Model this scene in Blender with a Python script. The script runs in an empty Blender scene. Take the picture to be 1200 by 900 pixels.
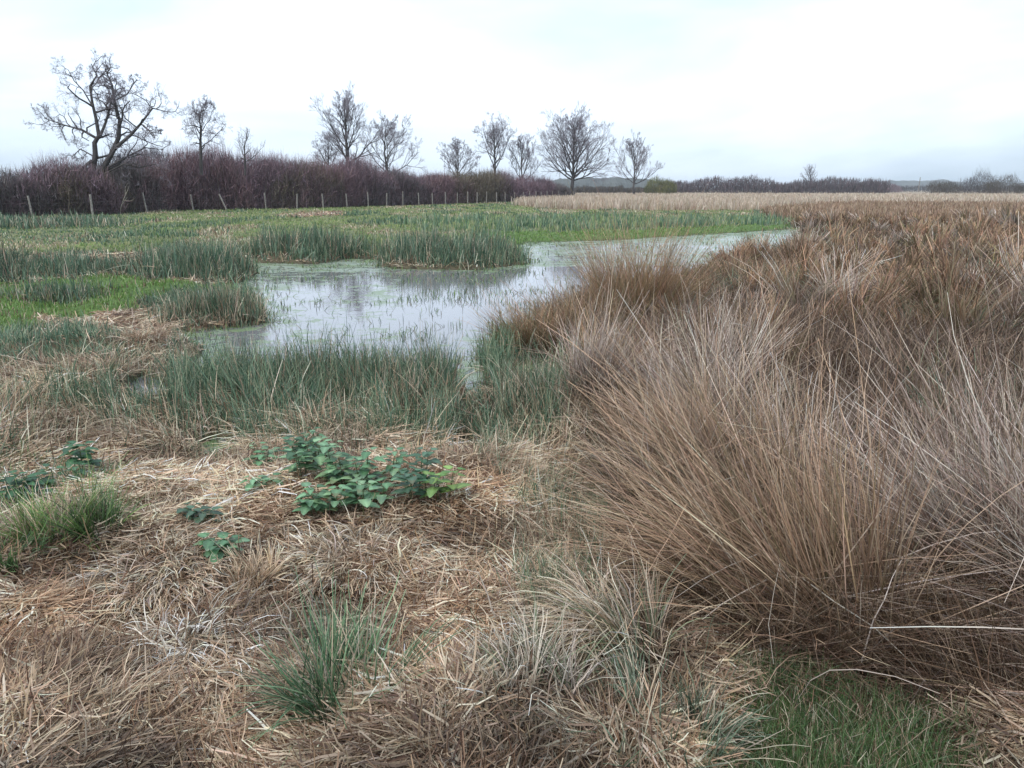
import bpy, math, random
import numpy as np

# ------------------------------------------------------------------ camera, sky, sun, exposure
CAM_H, PITCH, F = 1.65, math.atan(228 / 900), 900.0        # F in pixels of a 1200 px wide picture
scene = bpy.context.scene
cam_data = bpy.data.cameras.new('camera')
cam = bpy.data.objects.new('camera', cam_data)
scene.collection.objects.link(cam)
cam.location = (0, 0, CAM_H)
cam.rotation_euler = (math.pi / 2 - PITCH, 0, 0)
cam_data.sensor_width = 36.0
cam_data.lens = 27.0
cam_data.clip_start = 0.05
cam_data.clip_end = 9000
scene.camera = cam

SUN_EL, SUN_AZ = math.radians(52), math.radians(215)       # azimuth clockwise from +Y
world = bpy.data.worlds.new('World')
scene.world = world
world.use_nodes = True
wn, wl = world.node_tree.nodes, world.node_tree.links
wn.clear()
w_out = wn.new('ShaderNodeOutputWorld')
sky = wn.new('ShaderNodeTexSky'); sky.sky_type = 'NISHITA'; sky.sun_disc = False
sky.sun_elevation = SUN_EL; sky.sun_rotation = SUN_AZ
sky.air_density = 1.0; sky.dust_density = 2.0; sky.ozone_density = 1.0
bg_sky = wn.new('ShaderNodeBackground'); bg_sky.inputs['Strength'].default_value = 0.10
wl.new(sky.outputs[0], bg_sky.inputs['Color'])
tc = wn.new('ShaderNodeTexCoord')
mp = wn.new('ShaderNodeMapping'); mp.inputs['Scale'].default_value = (1.0, 1.0, 4.0)
wl.new(tc.outputs['Generated'], mp.inputs['Vector'])
nz = wn.new('ShaderNodeTexNoise'); nz.inputs['Scale'].default_value = 1.75
nz.inputs['Detail'].default_value = 5; nz.inputs['Roughness'].default_value = 0.5
nz.inputs['Distortion'].default_value = 0.4
wl.new(mp.outputs[0], nz.inputs['Vector'])
cr = wn.new('ShaderNodeValToRGB')
cr.color_ramp.elements[0].position = 0.34; cr.color_ramp.elements[0].color = (0.41, 0.51, 0.61, 1)
cr.color_ramp.elements[1].position = 0.60; cr.color_ramp.elements[1].color = (0.70, 0.80, 0.94, 1)
wl.new(nz.outputs['Fac'], cr.inputs['Fac'])
bg_cloud = wn.new('ShaderNodeBackground'); bg_cloud.inputs['Strength'].default_value = 1.0
wl.new(cr.outputs['Color'], bg_cloud.inputs['Color'])
mixw = wn.new('ShaderNodeMixShader'); mixw.inputs['Fac'].default_value = 0.86
wl.new(bg_sky.outputs[0], mixw.inputs[1]); wl.new(bg_cloud.outputs[0], mixw.inputs[2])
wl.new(mixw.outputs[0], w_out.inputs['Surface'])

sun_data = bpy.data.lights.new('sun', 'SUN')
sun_data.energy = 1.3; sun_data.angle = math.radians(20); sun_data.color = (1.0, 0.93, 0.85)
sun = bpy.data.objects.new('sun', sun_data)
scene.collection.objects.link(sun)
sun.rotation_euler = (math.pi / 2 - SUN_EL, 0, math.pi - SUN_AZ)

scene.view_settings.view_transform = 'Standard'
scene.view_settings.look = 'None'
scene.view_settings.gamma = 1
scene.view_settings.exposure = 0.75
scene.render.engine = 'CYCLES'
cy = scene.cycles
cy.max_bounces = 5; cy.diffuse_bounces = 3; cy.glossy_bounces = 2; cy.transmission_bounces = 2
cy.volume_bounces = 0; cy.transparent_max_bounces = 4
cy.use_denoising = True
cy.caustics_reflective = False; cy.caustics_refractive = False

# ------------------------------------------------------------------ helpers
rng = np.random.default_rng(7)
CP, SP = math.cos(PITCH), math.sin(PITCH)

def ground_pt(px, py, z=0.0):
    """photo pixel (1200x900) -> point on the horizontal plane z"""
    a, b = (px - 600) / F, (450 - py) / F
    d = np.array([a, CP + b * SP, -SP + b * CP])
    t = (z - CAM_H) / d[2]
    return np.array([d[0] * t, d[1] * t, z])

def at_depth(px, py, Y):
    a, b = (px - 600) / F, (450 - py) / F
    d = np.array([a, CP + b * SP, -SP + b * CP])
    t = Y / d[1]
    return np.array([d[0] * t, Y, CAM_H + d[2] * t])

def to_px(x, y):
    """ground position -> photo pixel; used to look the ground cover up on the plan"""
    zc = y * CP + CAM_H * SP
    yc = y * SP - CAM_H * CP
    zc = np.maximum(zc, 0.05)
    return 600 + F * x / zc, 450 - F * yc / zc

_tab = np.random.default_rng(3).random((256, 256))
def vnoise(x, y, s=1.0, seed=0):
    x = np.asarray(x) * s + seed * 17.31; y = np.asarray(y) * s + seed * 9.77
    xi = np.floor(x).astype(int); yi = np.floor(y).astype(int)
    fx = x - xi; fy = y - yi
    fx = fx * fx * (3 - 2 * fx); fy = fy * fy * (3 - 2 * fy)
    a = _tab[xi & 255, yi & 255]; b = _tab[(xi + 1) & 255, yi & 255]
    c = _tab[xi & 255, (yi + 1) & 255]; d = _tab[(xi + 1) & 255, (yi + 1) & 255]
    return (a * (1 - fx) + b * fx) * (1 - fy) + (c * (1 - fx) + d * fx) * fy

def fbm(x, y, s=1.0, seed=0, n=3):
    v = 0; a = 0.5; t = 0
    for i in range(n):
        v = v + a * vnoise(x, y, s * 2 ** i, seed + i * 5); t += a; a *= 0.5
    return v / t

def inside(u, v, poly):
    r = np.zeros(np.shape(u), bool)
    n = len(poly)
    for i in range(n):
        x0, y0 = poly[i]; x1, y1 = poly[(i + 1) % n]
        if y0 == y1: continue
        c = ((v >= y0) != (v >= y1)) & (u < (x1 - x0) * (v - y0) / (y1 - y0) + x0)
        r ^= c
    return r

def seg_dist(x, y, poly):
    d = np.full(np.shape(x), 1e9)
    n = len(poly)
    for i in range(n):
        ax, ay = poly[i]; bx, by = poly[(i + 1) % n]
        ex, ey = bx - ax, by - ay
        t = np.clip(((x - ax) * ex + (y - ay) * ey) / (ex * ex + ey * ey + 1e-12), 0, 1)
        d = np.minimum(d, np.hypot(x - ax - t * ex, y - ay - t * ey))
    return d

def tag(o, label=None, cat=None, group=None, kind=None):
    if label: o['label'] = label
    if cat: o['category'] = cat
    if group: o['group'] = group
    if kind: o['kind'] = kind
    return o

def link_mesh(name, me, mat, parent=None, loc=None):
    o = bpy.data.objects.new(name, me)
    scene.collection.objects.link(o)
    if mat is not None: me.materials.append(mat)
    if parent is not None: o.parent = parent
    if loc is not None: o.location = loc
    return o

def empty(name, loc):
    o = bpy.data.objects.new(name, None)
    scene.collection.objects.link(o)
    o.location = loc; o.empty_display_size = 0.2
    return o

def raw_mesh(name, V, Q, col=None, smooth=False):
    """V (n,3), Q (m,k) faces, col (n,3)"""
    me = bpy.data.meshes.new(name)
    V = np.ascontiguousarray(V, np.float32); Q = np.ascontiguousarray(Q, np.int32)
    m, k = Q.shape
    me.vertices.add(len(V)); me.vertices.foreach_set('co', V.ravel())
    me.loops.add(m * k); me.loops.foreach_set('vertex_index', Q.ravel())
    me.polygons.add(m)
    me.polygons.foreach_set('loop_start', np.arange(0, m * k, k, dtype=np.int32))
    me.polygons.foreach_set('loop_total', np.full(m, k, np.int32))
    me.polygons.foreach_set('use_smooth', np.full(m, smooth, bool))
    if col is not None:
        at = me.color_attributes.new('Col', 'FLOAT_COLOR', 'POINT')
        c = np.ones((len(V), 4), np.float32); c[:, :3] = col
        at.data.foreach_set('color', c.ravel())
    me.update(calc_edges=True)
    return me

def N(a, b, n): return rng.normal(a, b, n)
def U(a, b, n): return rng.uniform(a, b, n)

# ------------------------------------------------------------------ materials
def mat_new(name):
    m = bpy.data.materials.new(name); m.use_nodes = True
    m.node_tree.nodes.clear()
    return m, m.node_tree.nodes, m.node_tree.links

def blade_material(name, transl=0.25, gloss=0.04, rough=0.45):
    m, n, l = mat_new(name)
    out = n.new('ShaderNodeOutputMaterial')
    at = n.new('ShaderNodeAttribute'); at.attribute_name = 'Col'
    d = n.new('ShaderNodeBsdfDiffuse'); t = n.new('ShaderNodeBsdfTranslucent')
    l.new(at.outputs['Color'], d.inputs['Color']); l.new(at.outputs['Color'], t.inputs['Color'])
    mx = n.new('ShaderNodeMixShader'); mx.inputs['Fac'].default_value = transl
    l.new(d.outputs[0], mx.inputs[1]); l.new(t.outputs[0], mx.inputs[2])
    g = n.new('ShaderNodeBsdfGlossy'); g.inputs['Roughness'].default_value = rough
    m2 = n.new('ShaderNodeMixShader'); m2.inputs['Fac'].default_value = gloss
    l.new(mx.outputs[0], m2.inputs[1]); l.new(g.outputs[0], m2.inputs[2])
    l.new(m2.outputs[0], out.inputs['Surface'])
    return m

def noise_material(name, c0, c1, scale=8.0, rough=0.9, bump=0.3, detail=6):
    m, n, l = mat_new(name)
    out = n.new('ShaderNodeOutputMaterial')
    p = n.new('ShaderNodeBsdfPrincipled'); p.inputs['Roughness'].default_value = rough
    t = n.new('ShaderNodeTexCoord'); z = n.new('ShaderNodeTexNoise')
    z.inputs['Scale'].default_value = scale; z.inputs['Detail'].default_value = detail
    l.new(t.outputs['Object'], z.inputs['Vector'])
    r = n.new('ShaderNodeValToRGB')
    r.color_ramp.elements[0].position = 0.35; r.color_ramp.elements[0].color = (*c0, 1)
    r.color_ramp.elements[1].position = 0.68; r.color_ramp.elements[1].color = (*c1, 1)
    l.new(z.outputs['Fac'], r.inputs['Fac']); l.new(r.outputs['Color'], p.inputs['Base Color'])
    b = n.new('ShaderNodeBump'); b.inputs['Strength'].default_value = bump; b.inputs['Distance'].default_value = 0.02
    l.new(z.outputs['Fac'], b.inputs['Height']); l.new(b.outputs[0], p.inputs['Normal'])
    l.new(p.outputs[0], out.inputs['Surface'])
    return m

M_STRAW = blade_material('dry_straw')
M_RUSH = blade_material('green_rush', 0.2, 0.05, 0.4)
M_GRASS = blade_material('green_grass', 0.3, 0.04)
M_LEAF = blade_material('broad_leaf', 0.25, 0.08, 0.35)
M_BARK = noise_material('bark', (0.045, 0.042, 0.045), (0.10, 0.09, 0.085), 3.0)
M_TWIG = noise_material('twig_bark', (0.18, 0.16, 0.19), (0.28, 0.25, 0.28), 1.5, bump=0.0)
M_POST = noise_material('weathered_wood', (0.17, 0.155, 0.145), (0.33, 0.31, 0.28), 12.0)
M_WIRE = noise_material('rusty_wire', (0.10, 0.09, 0.09), (0.16, 0.14, 0.13), 20.0, rough=0.5, bump=0.0)
M_PALE = noise_material('pale_dead_wood', (0.25, 0.22, 0.19), (0.42, 0.38, 0.33), 9.0)
M_SHRUB = blade_material('shrub_twigs', 0.0, 0.03)

# ------------------------------------------------------------------ plan of the marsh
POND = [(935,268),(830,274),(720,281),(612,284),(604,296),(617,309),(560,316),(455,314),(438,303),(400,303),
        (370,309),(288,307),(297,327),(263,333),(280,343),(303,353),(310,377),(250,385),(217,390),(232,407),
        (222,432),(270,446),(350,452),(420,454),(520,450),(546,470),(574,472),(563,425),(590,408),(640,380),
        (700,352),(800,332),(835,314),(880,302),(940,292),(1000,291),(985,285),(945,278)]
PUDDLES = [[(148,450),(166,440),(190,446),(197,462),(172,473),(150,468)],
           [(234,520),(255,513),(276,520),(274,534),(242,538)],
           [(594,428),(640,422),(672,436),(668,456),(630,462),(604,450)],
           [(530,518),(548,512),(560,524),(548,538),(532,534)],
           [(672,566),(702,560),(722,584),(704,606),(680,598)]]
POND_W = [tuple(ground_pt(*p)[:2]) for p in POND]
PUD_W = [[tuple(ground_pt(*p)[:2]) for p in q] for q in PUDDLES]

def wet(x, y):
    """>0 inside water, metres from the shore; negative outside"""
    x = np.asarray(x, float); y = np.asarray(y, float)
    out = np.full(x.shape, -5.0)
    r = np.hypot(x, y)
    m = (r > 2.5) & (r < 45)
    if m.any():
        xx, yy = x[m], y[m]
        s = np.full(xx.shape, -5.0)
        for k, poly in enumerate([POND_W] + PUD_W):
            xs = [p[0] for p in poly]; ys = [p[1] for p in poly]
            near = (xx > min(xs) - 4) & (xx < max(xs) + 4) & (yy > min(ys) - 4) & (yy < max(ys) + 4)
            if not near.any(): continue
            a, b = xx[near], yy[near]
            d = seg_dist(a, b, poly)
            d = np.where(inside(a, b, poly), d, -d)
            s[near] = np.maximum(s[near], d)
        s = s + (fbm(xx, yy, 2.2, 4) - 0.5) * 0.30 * np.clip(np.hypot(xx, yy) / 10, 0.25, 1.6)
        out[m] = s
    return out

def ground_z(x, y, w=None):
    x = np.asarray(x, float); y = np.asarray(y, float)
    if w is None: w = wet(x, y)
    r = np.hypot(x, y)
    bumps = (fbm(x, y, 1.7, 1) ** 1.5) * 0.22 + np.clip(vnoise(x, y, 3.1, 8) - 0.45, 0, 1) * 0.10 * (r < 9) + fbm(x, y, 6.0, 2) * 0.05
    far = np.clip(1 - (r - 60) / 60, 0.3, 1)
    z = 0.0 + bumps * far
    u, v = to_px(x, y)
    bank = np.clip((-w) / 0.5, 0, 1)
    z = z * (0.25 + 0.75 * bank)
    z = np.where(w > 0, -0.04 - np.clip(w, 0, 1.2) * 0.10, z + 0.002)
    return z
WATER_Z = -0.012

REED = [(615,215),(1500,215),(1500,243),(1000,240),(955,243),(900,249),(800,249),(640,247),(605,241),(606,237)]
TANFAR = [(955,243),(1000,240),(1500,243),(1500,262),(935,262),(905,258),(900,249)]
TAN = [(905,258),(935,262),(1500,262),(2600,900),(1240,900),(1130,870),(1010,812),(850,800),(790,720),(712,620),(690,520),
       (690,460),(640,425),(610,410),(640,378),(700,352),(800,332),(835,314),(880,302),(940,292),(1000,291),
       (985,285),(945,278),(935,266)]
RUSHFAR = [(470,264),(560,259),(900,258),(925,261),(935,266),(900,270),(820,273),(600,279),(520,275)]
MOSS = [(560,277),(700,275),(900,268),(935,267),(830,276),(720,284),(600,287)]
BRIGHT = [(-200,346),(60,338),(200,333),(285,333),(285,350),(200,356),(140,378),(60,392),(-200,405)]
PATCH = [(865,806),(1000,808),(1120,868),(1180,980),(1000,1150),(800,1150),(790,900)]
BELT = [(265,444),(300,446),(540,448),(560,478),(640,470),(655,520),(600,530),(440,488),(330,484),(275,476)]
DRYSTRIP = [[(20,308),(160,302),(280,300),(280,306),(160,330),(60,330)], [(330,252),(400,250),(405,256),(335,258)],
            [(60,375),(200,368),(300,376),(200,392),(60,396)], [(190,330),(280,328),(270,336),(190,338)]]
C = dict(THATCH=0, MIX=1, RUSH=2, BRIGHT=3, PASTURE=4, TAN=5, REED=6, TANFAR=7, WATER=8, RUSHFAR=9, PATCH=10, DRY=11)

def cover(x, y):
    w = wet(x, y)
    r = np.hypot(x, y)
    u, v = to_px(x, y)
    # ragged borders, in metres
    jx = x + (fbm(x, y, 1.3, 11) - 0.5) * np.clip(r * 0.10, 0.2, 3)
    jy = y + (fbm(x, y, 1.1, 12) - 0.5) * np.clip(r * 0.16, 0.3, 8)
    ju, jv = to_px(jx, jy)
    c = np.full(np.shape(x), C['THATCH'])
    c[jv < 548] = C['MIX']
    c[inside(ju, jv, [(550,530),(700,530),(716,720),(640,760),(600,640)])] = C['MIX']
    c[jv < 300] = C['PASTURE']
    c[inside(ju, jv, BRIGHT)] = C['BRIGHT']
    for p in DRYSTRIP: c[inside(ju, jv, p)] = C['DRY']
    c[inside(ju, jv, BELT)] = C['RUSH']
    c[inside(ju, jv, RUSHFAR)] = C['RUSHFAR']
    c[inside(u, v, MOSS)] = C['BRIGHT']
    c[inside(ju, jv, TAN) & (v > 258)] = C['TAN']
    c[inside(ju, jv, PATCH)] = C['PATCH']
    c[inside(ju, v, TANFAR)] = C['TANFAR']
    c[inside(ju, v, REED)] = C['REED']
    c[(v < 228) & (u > 615)] = C['REED']
    c[w > 0.0] = C['WATER']
    return c, w, u, v

# ------------------------------------------------------------------ blades
class Blades:
    """collects ribbons: grass blades, straw, rush stems"""
    def __init__(s): s.V = []; s.Q = []; s.C = []; s.n = 0
    def add(s, x, y, z, L, w, az, lean, curl, cb, ct, nseg=3, wob=0.12, kink=0.0, floor=None, tip=0.25, clamp=True, settle=0.05):
        n = len(x)
        if n == 0: return
        w = np.broadcast_to(w, n); L = np.broadcast_to(L, n)
        lean = np.broadcast_to(lean, n).copy(); curl = np.broadcast_to(curl, n)
        p = np.stack([x, y, z], 1).astype(float)
        a = np.broadcast_to(az, n).copy(); th = lean
        tw = U(-1.1, 1.1, n)
        kseg = np.where(rng.random(n) < kink, rng.integers(1, max(nseg, 2), n), 99)
        fl = p[:, 2] + 0.004 if floor is None else floor
        rings = []; cols = []
        hjit = U(0.002, settle, n)
        for k in range(nseg + 1):
            t = k / nseg
            d = np.stack([np.sin(th) * np.cos(a), np.sin(th) * np.sin(a), np.cos(th)], 1)
            h = np.stack([-np.sin(a), np.cos(a), np.zeros(n)], 1)
            nn = np.cross(d, h)
            side = h * np.cos(tw)[:, None] + nn * np.sin(tw)[:, None]
            ww = (w * (1 - (1 - tip) * t ** 1.5) * 0.5)[:, None]
            rings.append(p - side * ww); rings.append(p + side * ww)
            cc = cb * (1 - t) + ct * t
            cols.append(cc); cols.append(cc)
            if k < nseg:
                p = p + d * (L / nseg)[:, None]
                if clamp:
                    p[:, 2] = np.maximum(p[:, 2], fl + hjit)
                th = th + curl / nseg + np.where(kseg == k + 1, 1.3, 0)
                a = a + N(0, wob, n)
        V = np.stack(rings, 1)                      # n, 2(nseg+1), 3
        K = 2 * (nseg + 1)
        Cc = np.stack(cols, 1)
        base = (np.arange(n) * K)[:, None, None] + s.n
        q = np.array([[2 * k, 2 * k + 1, 2 * k + 3, 2 * k + 2] for k in range(nseg)])[None]
        s.V.append(V.reshape(-1, 3)); s.Q.append((base + q).reshape(-1, 4)); s.C.append(Cc.reshape(-1, 3))
        s.n += n * K
    def mesh(s, name):
        return raw_mesh(name, np.concatenate(s.V), np.concatenate(s.Q), np.clip(np.concatenate(s.C), 0.005, 0.9))

def pal(cols, n, jit=0.12, wts=None):
    cols = np.array(cols)
    i = rng.choice(len(cols), n, p=wts)
    return cols[i] * (1 + N(0, jit, n))[:, None] * (1 + rng.normal(0, 0.03, (n, 3)))

STRAW = [(0.572, 0.462, 0.33), (0.429, 0.314, 0.215), (0.275, 0.182, 0.121), (0.726, 0.638, 0.495), (0.143, 0.088, 0.061)]
STRAW_W = [0.30,0.24,0.16,0.18,0.12]
TANS = [(0.38,0.265,0.175),(0.30,0.20,0.13),(0.22,0.14,0.095),(0.47,0.36,0.26),(0.16,0.12,0.065)]
TAN_W = [0.3,0.27,0.2,0.12,0.11]
RUSHG = [(0.085,0.155,0.095),(0.065,0.12,0.075),(0.13,0.205,0.13),(0.045,0.085,0.05),(0.22,0.25,0.16)]
OLIVE = [(0.14,0.13,0.06),(0.10,0.11,0.05),(0.19,0.16,0.09)]
GREEN = [(0.149, 0.253, 0.063), (0.115, 0.201, 0.052), (0.207, 0.31, 0.092)]
GREEND = [(0.085,0.155,0.055),(0.12,0.20,0.075),(0.06,0.11,0.045)]
PAST = [(0.2, 0.264, 0.101), (0.153, 0.227, 0.084), (0.258, 0.29, 0.134), (0.353, 0.34, 0.19), (0.106, 0.164, 0.067)]
REEDC = [(0.55,0.46,0.36),(0.47,0.38,0.29),(0.62,0.54,0.44),(0.38,0.29,0.21)]
BROWN = [(0.12,0.075,0.05),(0.16,0.10,0.065),(0.085,0.055,0.04)]

# ================================================================== the ground
def build_ground():
    front = np.linspace(math.radians(-46), math.radians(46), 560)
    back = np.linspace(math.radians(46), math.radians(314), 90)[1:-1]
    ang = np.concatenate([front, back])
    rr = np.concatenate([np.geomspace(0.35, 60, 640), np.geomspace(60, 1960, 90)[1:]])
    A, R = np.meshgrid(ang, rr)
    x = (R * np.sin(A)).ravel(); y = (R * np.cos(A)).ravel()
    c, w, u, v = cover(x, y)
    behind = y < 0.3
    c[behind] = C['THATCH']
    z = ground_z(x, y, w)
    z = np.where(np.hypot(x, y) > 400, np.minimum(z, 0.05), z)
    colr = {0:(0.20,0.135,0.09),1:(0.10,0.085,0.05),2:(0.06,0.06,0.04),3:(0.09,0.16,0.04),4:(0.16,0.18,0.085),
            5:(0.07,0.05,0.035),6:(0.30,0.24,0.17),7:(0.14,0.10,0.07),8:(0.05,0.045,0.03),9:(0.12,0.15,0.09),
            10:(0.06,0.10,0.03),11:(0.2,0.13,0.09)}
    tab = np.array([colr[i] for i in range(12)])
    col = tab[c]
    nb = len(ang); nr = len(rr)
    V = np.stack([x, y, z], 1)
    i = np.arange(nr - 1)[:, None]; j = np.arange(nb)[None]
    jn = (j + 1) % nb
    Q = np.stack([i * nb + j, i * nb + jn, (i + 1) * nb + jn, (i + 1) * nb + j], -1).reshape(-1, 4)[:, ::-1]
    # centre cap
    ci = len(V)
    V = np.vstack([V, [0, 0, 0.05]]); col = np.vstack([col, colr[0]])
    cap = np.stack([np.full(nb, ci), np.arange(nb), (np.arange(nb) + 1) % nb, (np.arange(nb) + 1) % nb], 1)
    cap = cap[:, :3]
    me = raw_mesh('ground', V, Q, col, smooth=True)
    m, n, l = mat_new('marsh_soil')
    out = n.new('ShaderNodeOutputMaterial')
    at = n.new('ShaderNodeAttribute'); at.attribute_name = 'Col'
    p = n.new('ShaderNodeBsdfPrincipled'); p.inputs['Roughness'].default_value = 0.9
    t = n.new('ShaderNodeTexCoord')
    z1 = n.new('ShaderNodeTexNoise'); z1.inputs['Scale'].default_value = 9; z1.inputs['Detail'].default_value = 8
    z1.inputs['Roughness'].default_value = 0.7
    l.new(t.outputs['Object'], z1.inputs['Vector'])
    r = n.new('ShaderNodeValToRGB')
    r.color_ramp.elements[0].position = 0.3; r.color_ramp.elements[0].color = (0.45, 0.43, 0.42, 1)
    r.color_ramp.elements[1].position = 0.7; r.color_ramp.elements[1].color = (1.35, 1.3, 1.2, 1)
    l.new(z1.outputs['Fac'], r.inputs['Fac'])
    mx = n.new('ShaderNodeMix'); mx.data_type = 'RGBA'; mx.blend_type = 'MULTIPLY'; mx.inputs['Factor'].default_value = 1
    l.new(at.outputs['Color'], mx.inputs[6]); l.new(r.outputs['Color'], mx.inputs[7])
    l.new(mx.outputs[2], p.inputs['Base Color'])
    b = n.new('ShaderNodeBump'); b.inputs['Strength'].default_value = 0.6; b.inputs['Distance'].default_value = 0.03
    l.new(z1.outputs['Fac'], b.inputs['Height']); l.new(b.outputs[0], p.inputs['Normal'])
    l.new(p.outputs[0], out.inputs['Surface'])
    o = link_mesh('ground', me, m)
    tag(o, 'uneven boggy ground of brown soil and short turf running to the horizon', 'ground', kind='structure')

def build_water():
    xs = np.linspace(-12, 20, 160); ys = np.linspace(3.2, 40, 240)
    X, Y = np.meshgrid(xs, ys)
    x, y = X.ravel(), Y.ravel()
    w = wet(x, y); u, v = to_px(x, y)
    # how much of the surface is covered by floating weed
    weed = np.clip(0.60 - w * 0.40, 0.16, 0.75)
    weed = np.where((u > 600) & (v < 312), 0.42 + 0.3 * (fbm(x, y, 0.5, 33)), weed)
    weed = np.where((u < 470) & (v > 312), np.maximum(weed, 0.16 + 0.52 * fbm(x, y, 0.9, 35)), weed)
    weed = np.where((u > 585) & (v > 415), 0.85, weed)
    weed = np.where((u < 440) & (v < 318), np.maximum(weed, 0.6), weed)
    weed = np.where((v > 385) & (u < 330), np.maximum(weed, 0.40), weed)
    weed = np.where((u < 200) & (v > 440), 0.1, weed)
    col = np.stack([weed] * 3, 1)
    nx, ny = len(xs), len(ys)
    i = np.arange(ny - 1)[:, None]; j = np.arange(nx - 1)[None]
    Q = np.stack([i * nx + j, i * nx + j + 1, (i + 1) * nx + j + 1, (i + 1) * nx + j], -1).reshape(-1, 4)
    # keep only the cells that can be wet
    keep = (w[Q] > -0.8).any(1)
    Q = Q[keep]
    me = raw_mesh('pond_water', np.stack([x, y, np.full(x.shape, WATER_Z)], 1), Q, col)
    m, n, l = mat_new('pond_water')
    out = n.new('ShaderNodeOutputMaterial')
    at = n.new('ShaderNodeAttribute'); at.attribute_name = 'Col'
    tcn = n.new('ShaderNodeTexCoord')
    wat = n.new('ShaderNodeBsdfPrincipled')
    wat.inputs['Base Color'].default_value = (0.19, 0.19, 0.20, 1)
    wat.inputs['Roughness'].default_value = 0.045; wat.inputs['IOR'].default_value = 1.6
    zr = n.new('ShaderNodeTexNoise'); zr.inputs['Scale'].default_value = 5.0; zr.inputs['Detail'].default_value = 3
    l.new(tcn.outputs['Object'], zr.inputs['Vector'])
    b = n.new('ShaderNodeBump'); b.inputs['Strength'].default_value = 0.07; b.inputs['Distance'].default_value = 0.015
    l.new(zr.outputs['Fac'], b.inputs['Height']); l.new(b.outputs[0], wat.inputs['Normal'])
    film = n.new('ShaderNodeBsdfPrincipled'); film.inputs['Roughness'].default_value = 0.42
    zc = n.new('ShaderNodeTexNoise'); zc.inputs['Scale'].default_value = 1.3
    l.new(tcn.outputs['Object'], zc.inputs['Vector'])
    rc = n.new('ShaderNodeValToRGB')
    rc.color_ramp.elements[0].position = 0.42; rc.color_ramp.elements[0].color = (0.26, 0.32, 0.24, 1)
    rc.color_ramp.elements[1].position = 0.62; rc.color_ramp.elements[1].color = (0.16, 0.23, 0.10, 1)
    l.new(zc.outputs['Fac'], rc.inputs['Fac']); l.new(rc.outputs['Color'], film.inputs['Base Color'])
    z1 = n.new('ShaderNodeTexNoise'); z1.inputs['Scale'].default_value = 3.4; z1.inputs['Detail'].default_value = 9
    z1.inputs['Roughness'].default_value = 0.78
    mpn = n.new('ShaderNodeMapping'); mpn.inputs['Scale'].default_value = (1.0, 1.0, 1.0)
    l.new(tcn.outputs['Object'], mpn.inputs['Vector']); l.new(mpn.outputs[0], z1.inputs['Vector'])
    # covered where noise < weed (noise remapped about 0.3..0.7)
    mr = n.new('ShaderNodeMapRange'); mr.inputs['From Min'].default_value = 0.30; mr.inputs['From Max'].default_value = 0.70
    l.new(z1.outputs['Fac'], mr.inputs['Value'])
    sub = n.new('ShaderNodeMath'); sub.operation = 'SUBTRACT'
    l.new(at.outputs['Fac'], sub.inputs[0]); l.new(mr.outputs[0], sub.inputs[1])
    mr2 = n.new('ShaderNodeMapRange'); mr2.inputs['From Min'].default_value = -0.04; mr2.inputs['From Max'].default_value = 0.04
    mr2.inputs['To Max'].default_value = 0.85
    l.new(sub.outputs[0], mr2.inputs['Value'])
    mx = n.new('ShaderNodeMixShader')
    l.new(mr2.outputs[0], mx.inputs['Fac']); l.new(wat.outputs[0], mx.inputs[1]); l.new(film.outputs[0], mx.inputs[2])
    l.new(mx.outputs[0], out.inputs['Surface'])
    o = link_mesh('water', me, m)
    tag(o, 'shallow marsh pond reflecting the pale sky, patched with floating green weed', 'water', kind='structure')

build_ground()
build_water()

def build_hills():
    hm = noise_material('far_wooded_hill', (0.035, 0.045, 0.04), (0.08, 0.085, 0.07), 0.02, bump=0.0)
    def ridge(name, label, u0, u1, Y, top, seed, thick=120, rough=0.25):
        # rounded ridge: cross-section profile along the line of sight
        us = np.linspace(u0, u1, 160)
        X = (us - 600) / F * Y * 1.0
        tops = np.array([top(uu) for uu in us])
        tops = tops * (1 + (fbm(us * 0.12, us * 0, 1.0, seed, 4) - 0.5) * rough)
        edge = np.clip(np.minimum(us - u0, u1 - us) / (0.12 * (u1 - u0)), 0, 1)
        tops = tops * edge
        V = []; prof = [(-0.5, -0.02), (-0.35, 0.55), (-0.15, 0.92), (0, 1.0), (0.3, 0.7), (0.5, -0.02)]
        for dy, hz in prof:
            V.append(np.stack([X, np.full(X.shape, Y + dy * thick) + N(0, 2, len(X)), np.maximum(tops * hz, -0.5)], 1))
        V = np.concatenate(V); n = len(us)
        i = np.arange(len(prof) - 1)[:, None]; j = np.arange(n - 1)[None]
        Q = np.stack([i * n + j, i * n + j + 1, (i + 1) * n + j + 1, (i + 1) * n + j], -1).reshape(-1, 4)
        o = link_mesh(name, raw_mesh(name, V, Q, None, False), hm)
        tag(o, label, 'hill', kind='structure')
    hpx = lambda px, Y: px / F * Y + CAM_H
    ridge('hills', 'low pale blue hills on the horizon beyond the marsh', 780, 1500, 1800,
          lambda u: hpx(6.0 + 2.2 * math.sin(u * 0.012 + 1) + (2.0 if 1000 < u < 1090 else 0), 1800), 5, 150, 0.3)
    ridge('wooded_hill', 'bluish wooded rise seen behind the big round tree', 600, 800, 950,
          lambda u: hpx(13.5 - abs(u - 700) * 0.05, 950), 8, 90, 0.35)
build_hills()

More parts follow.
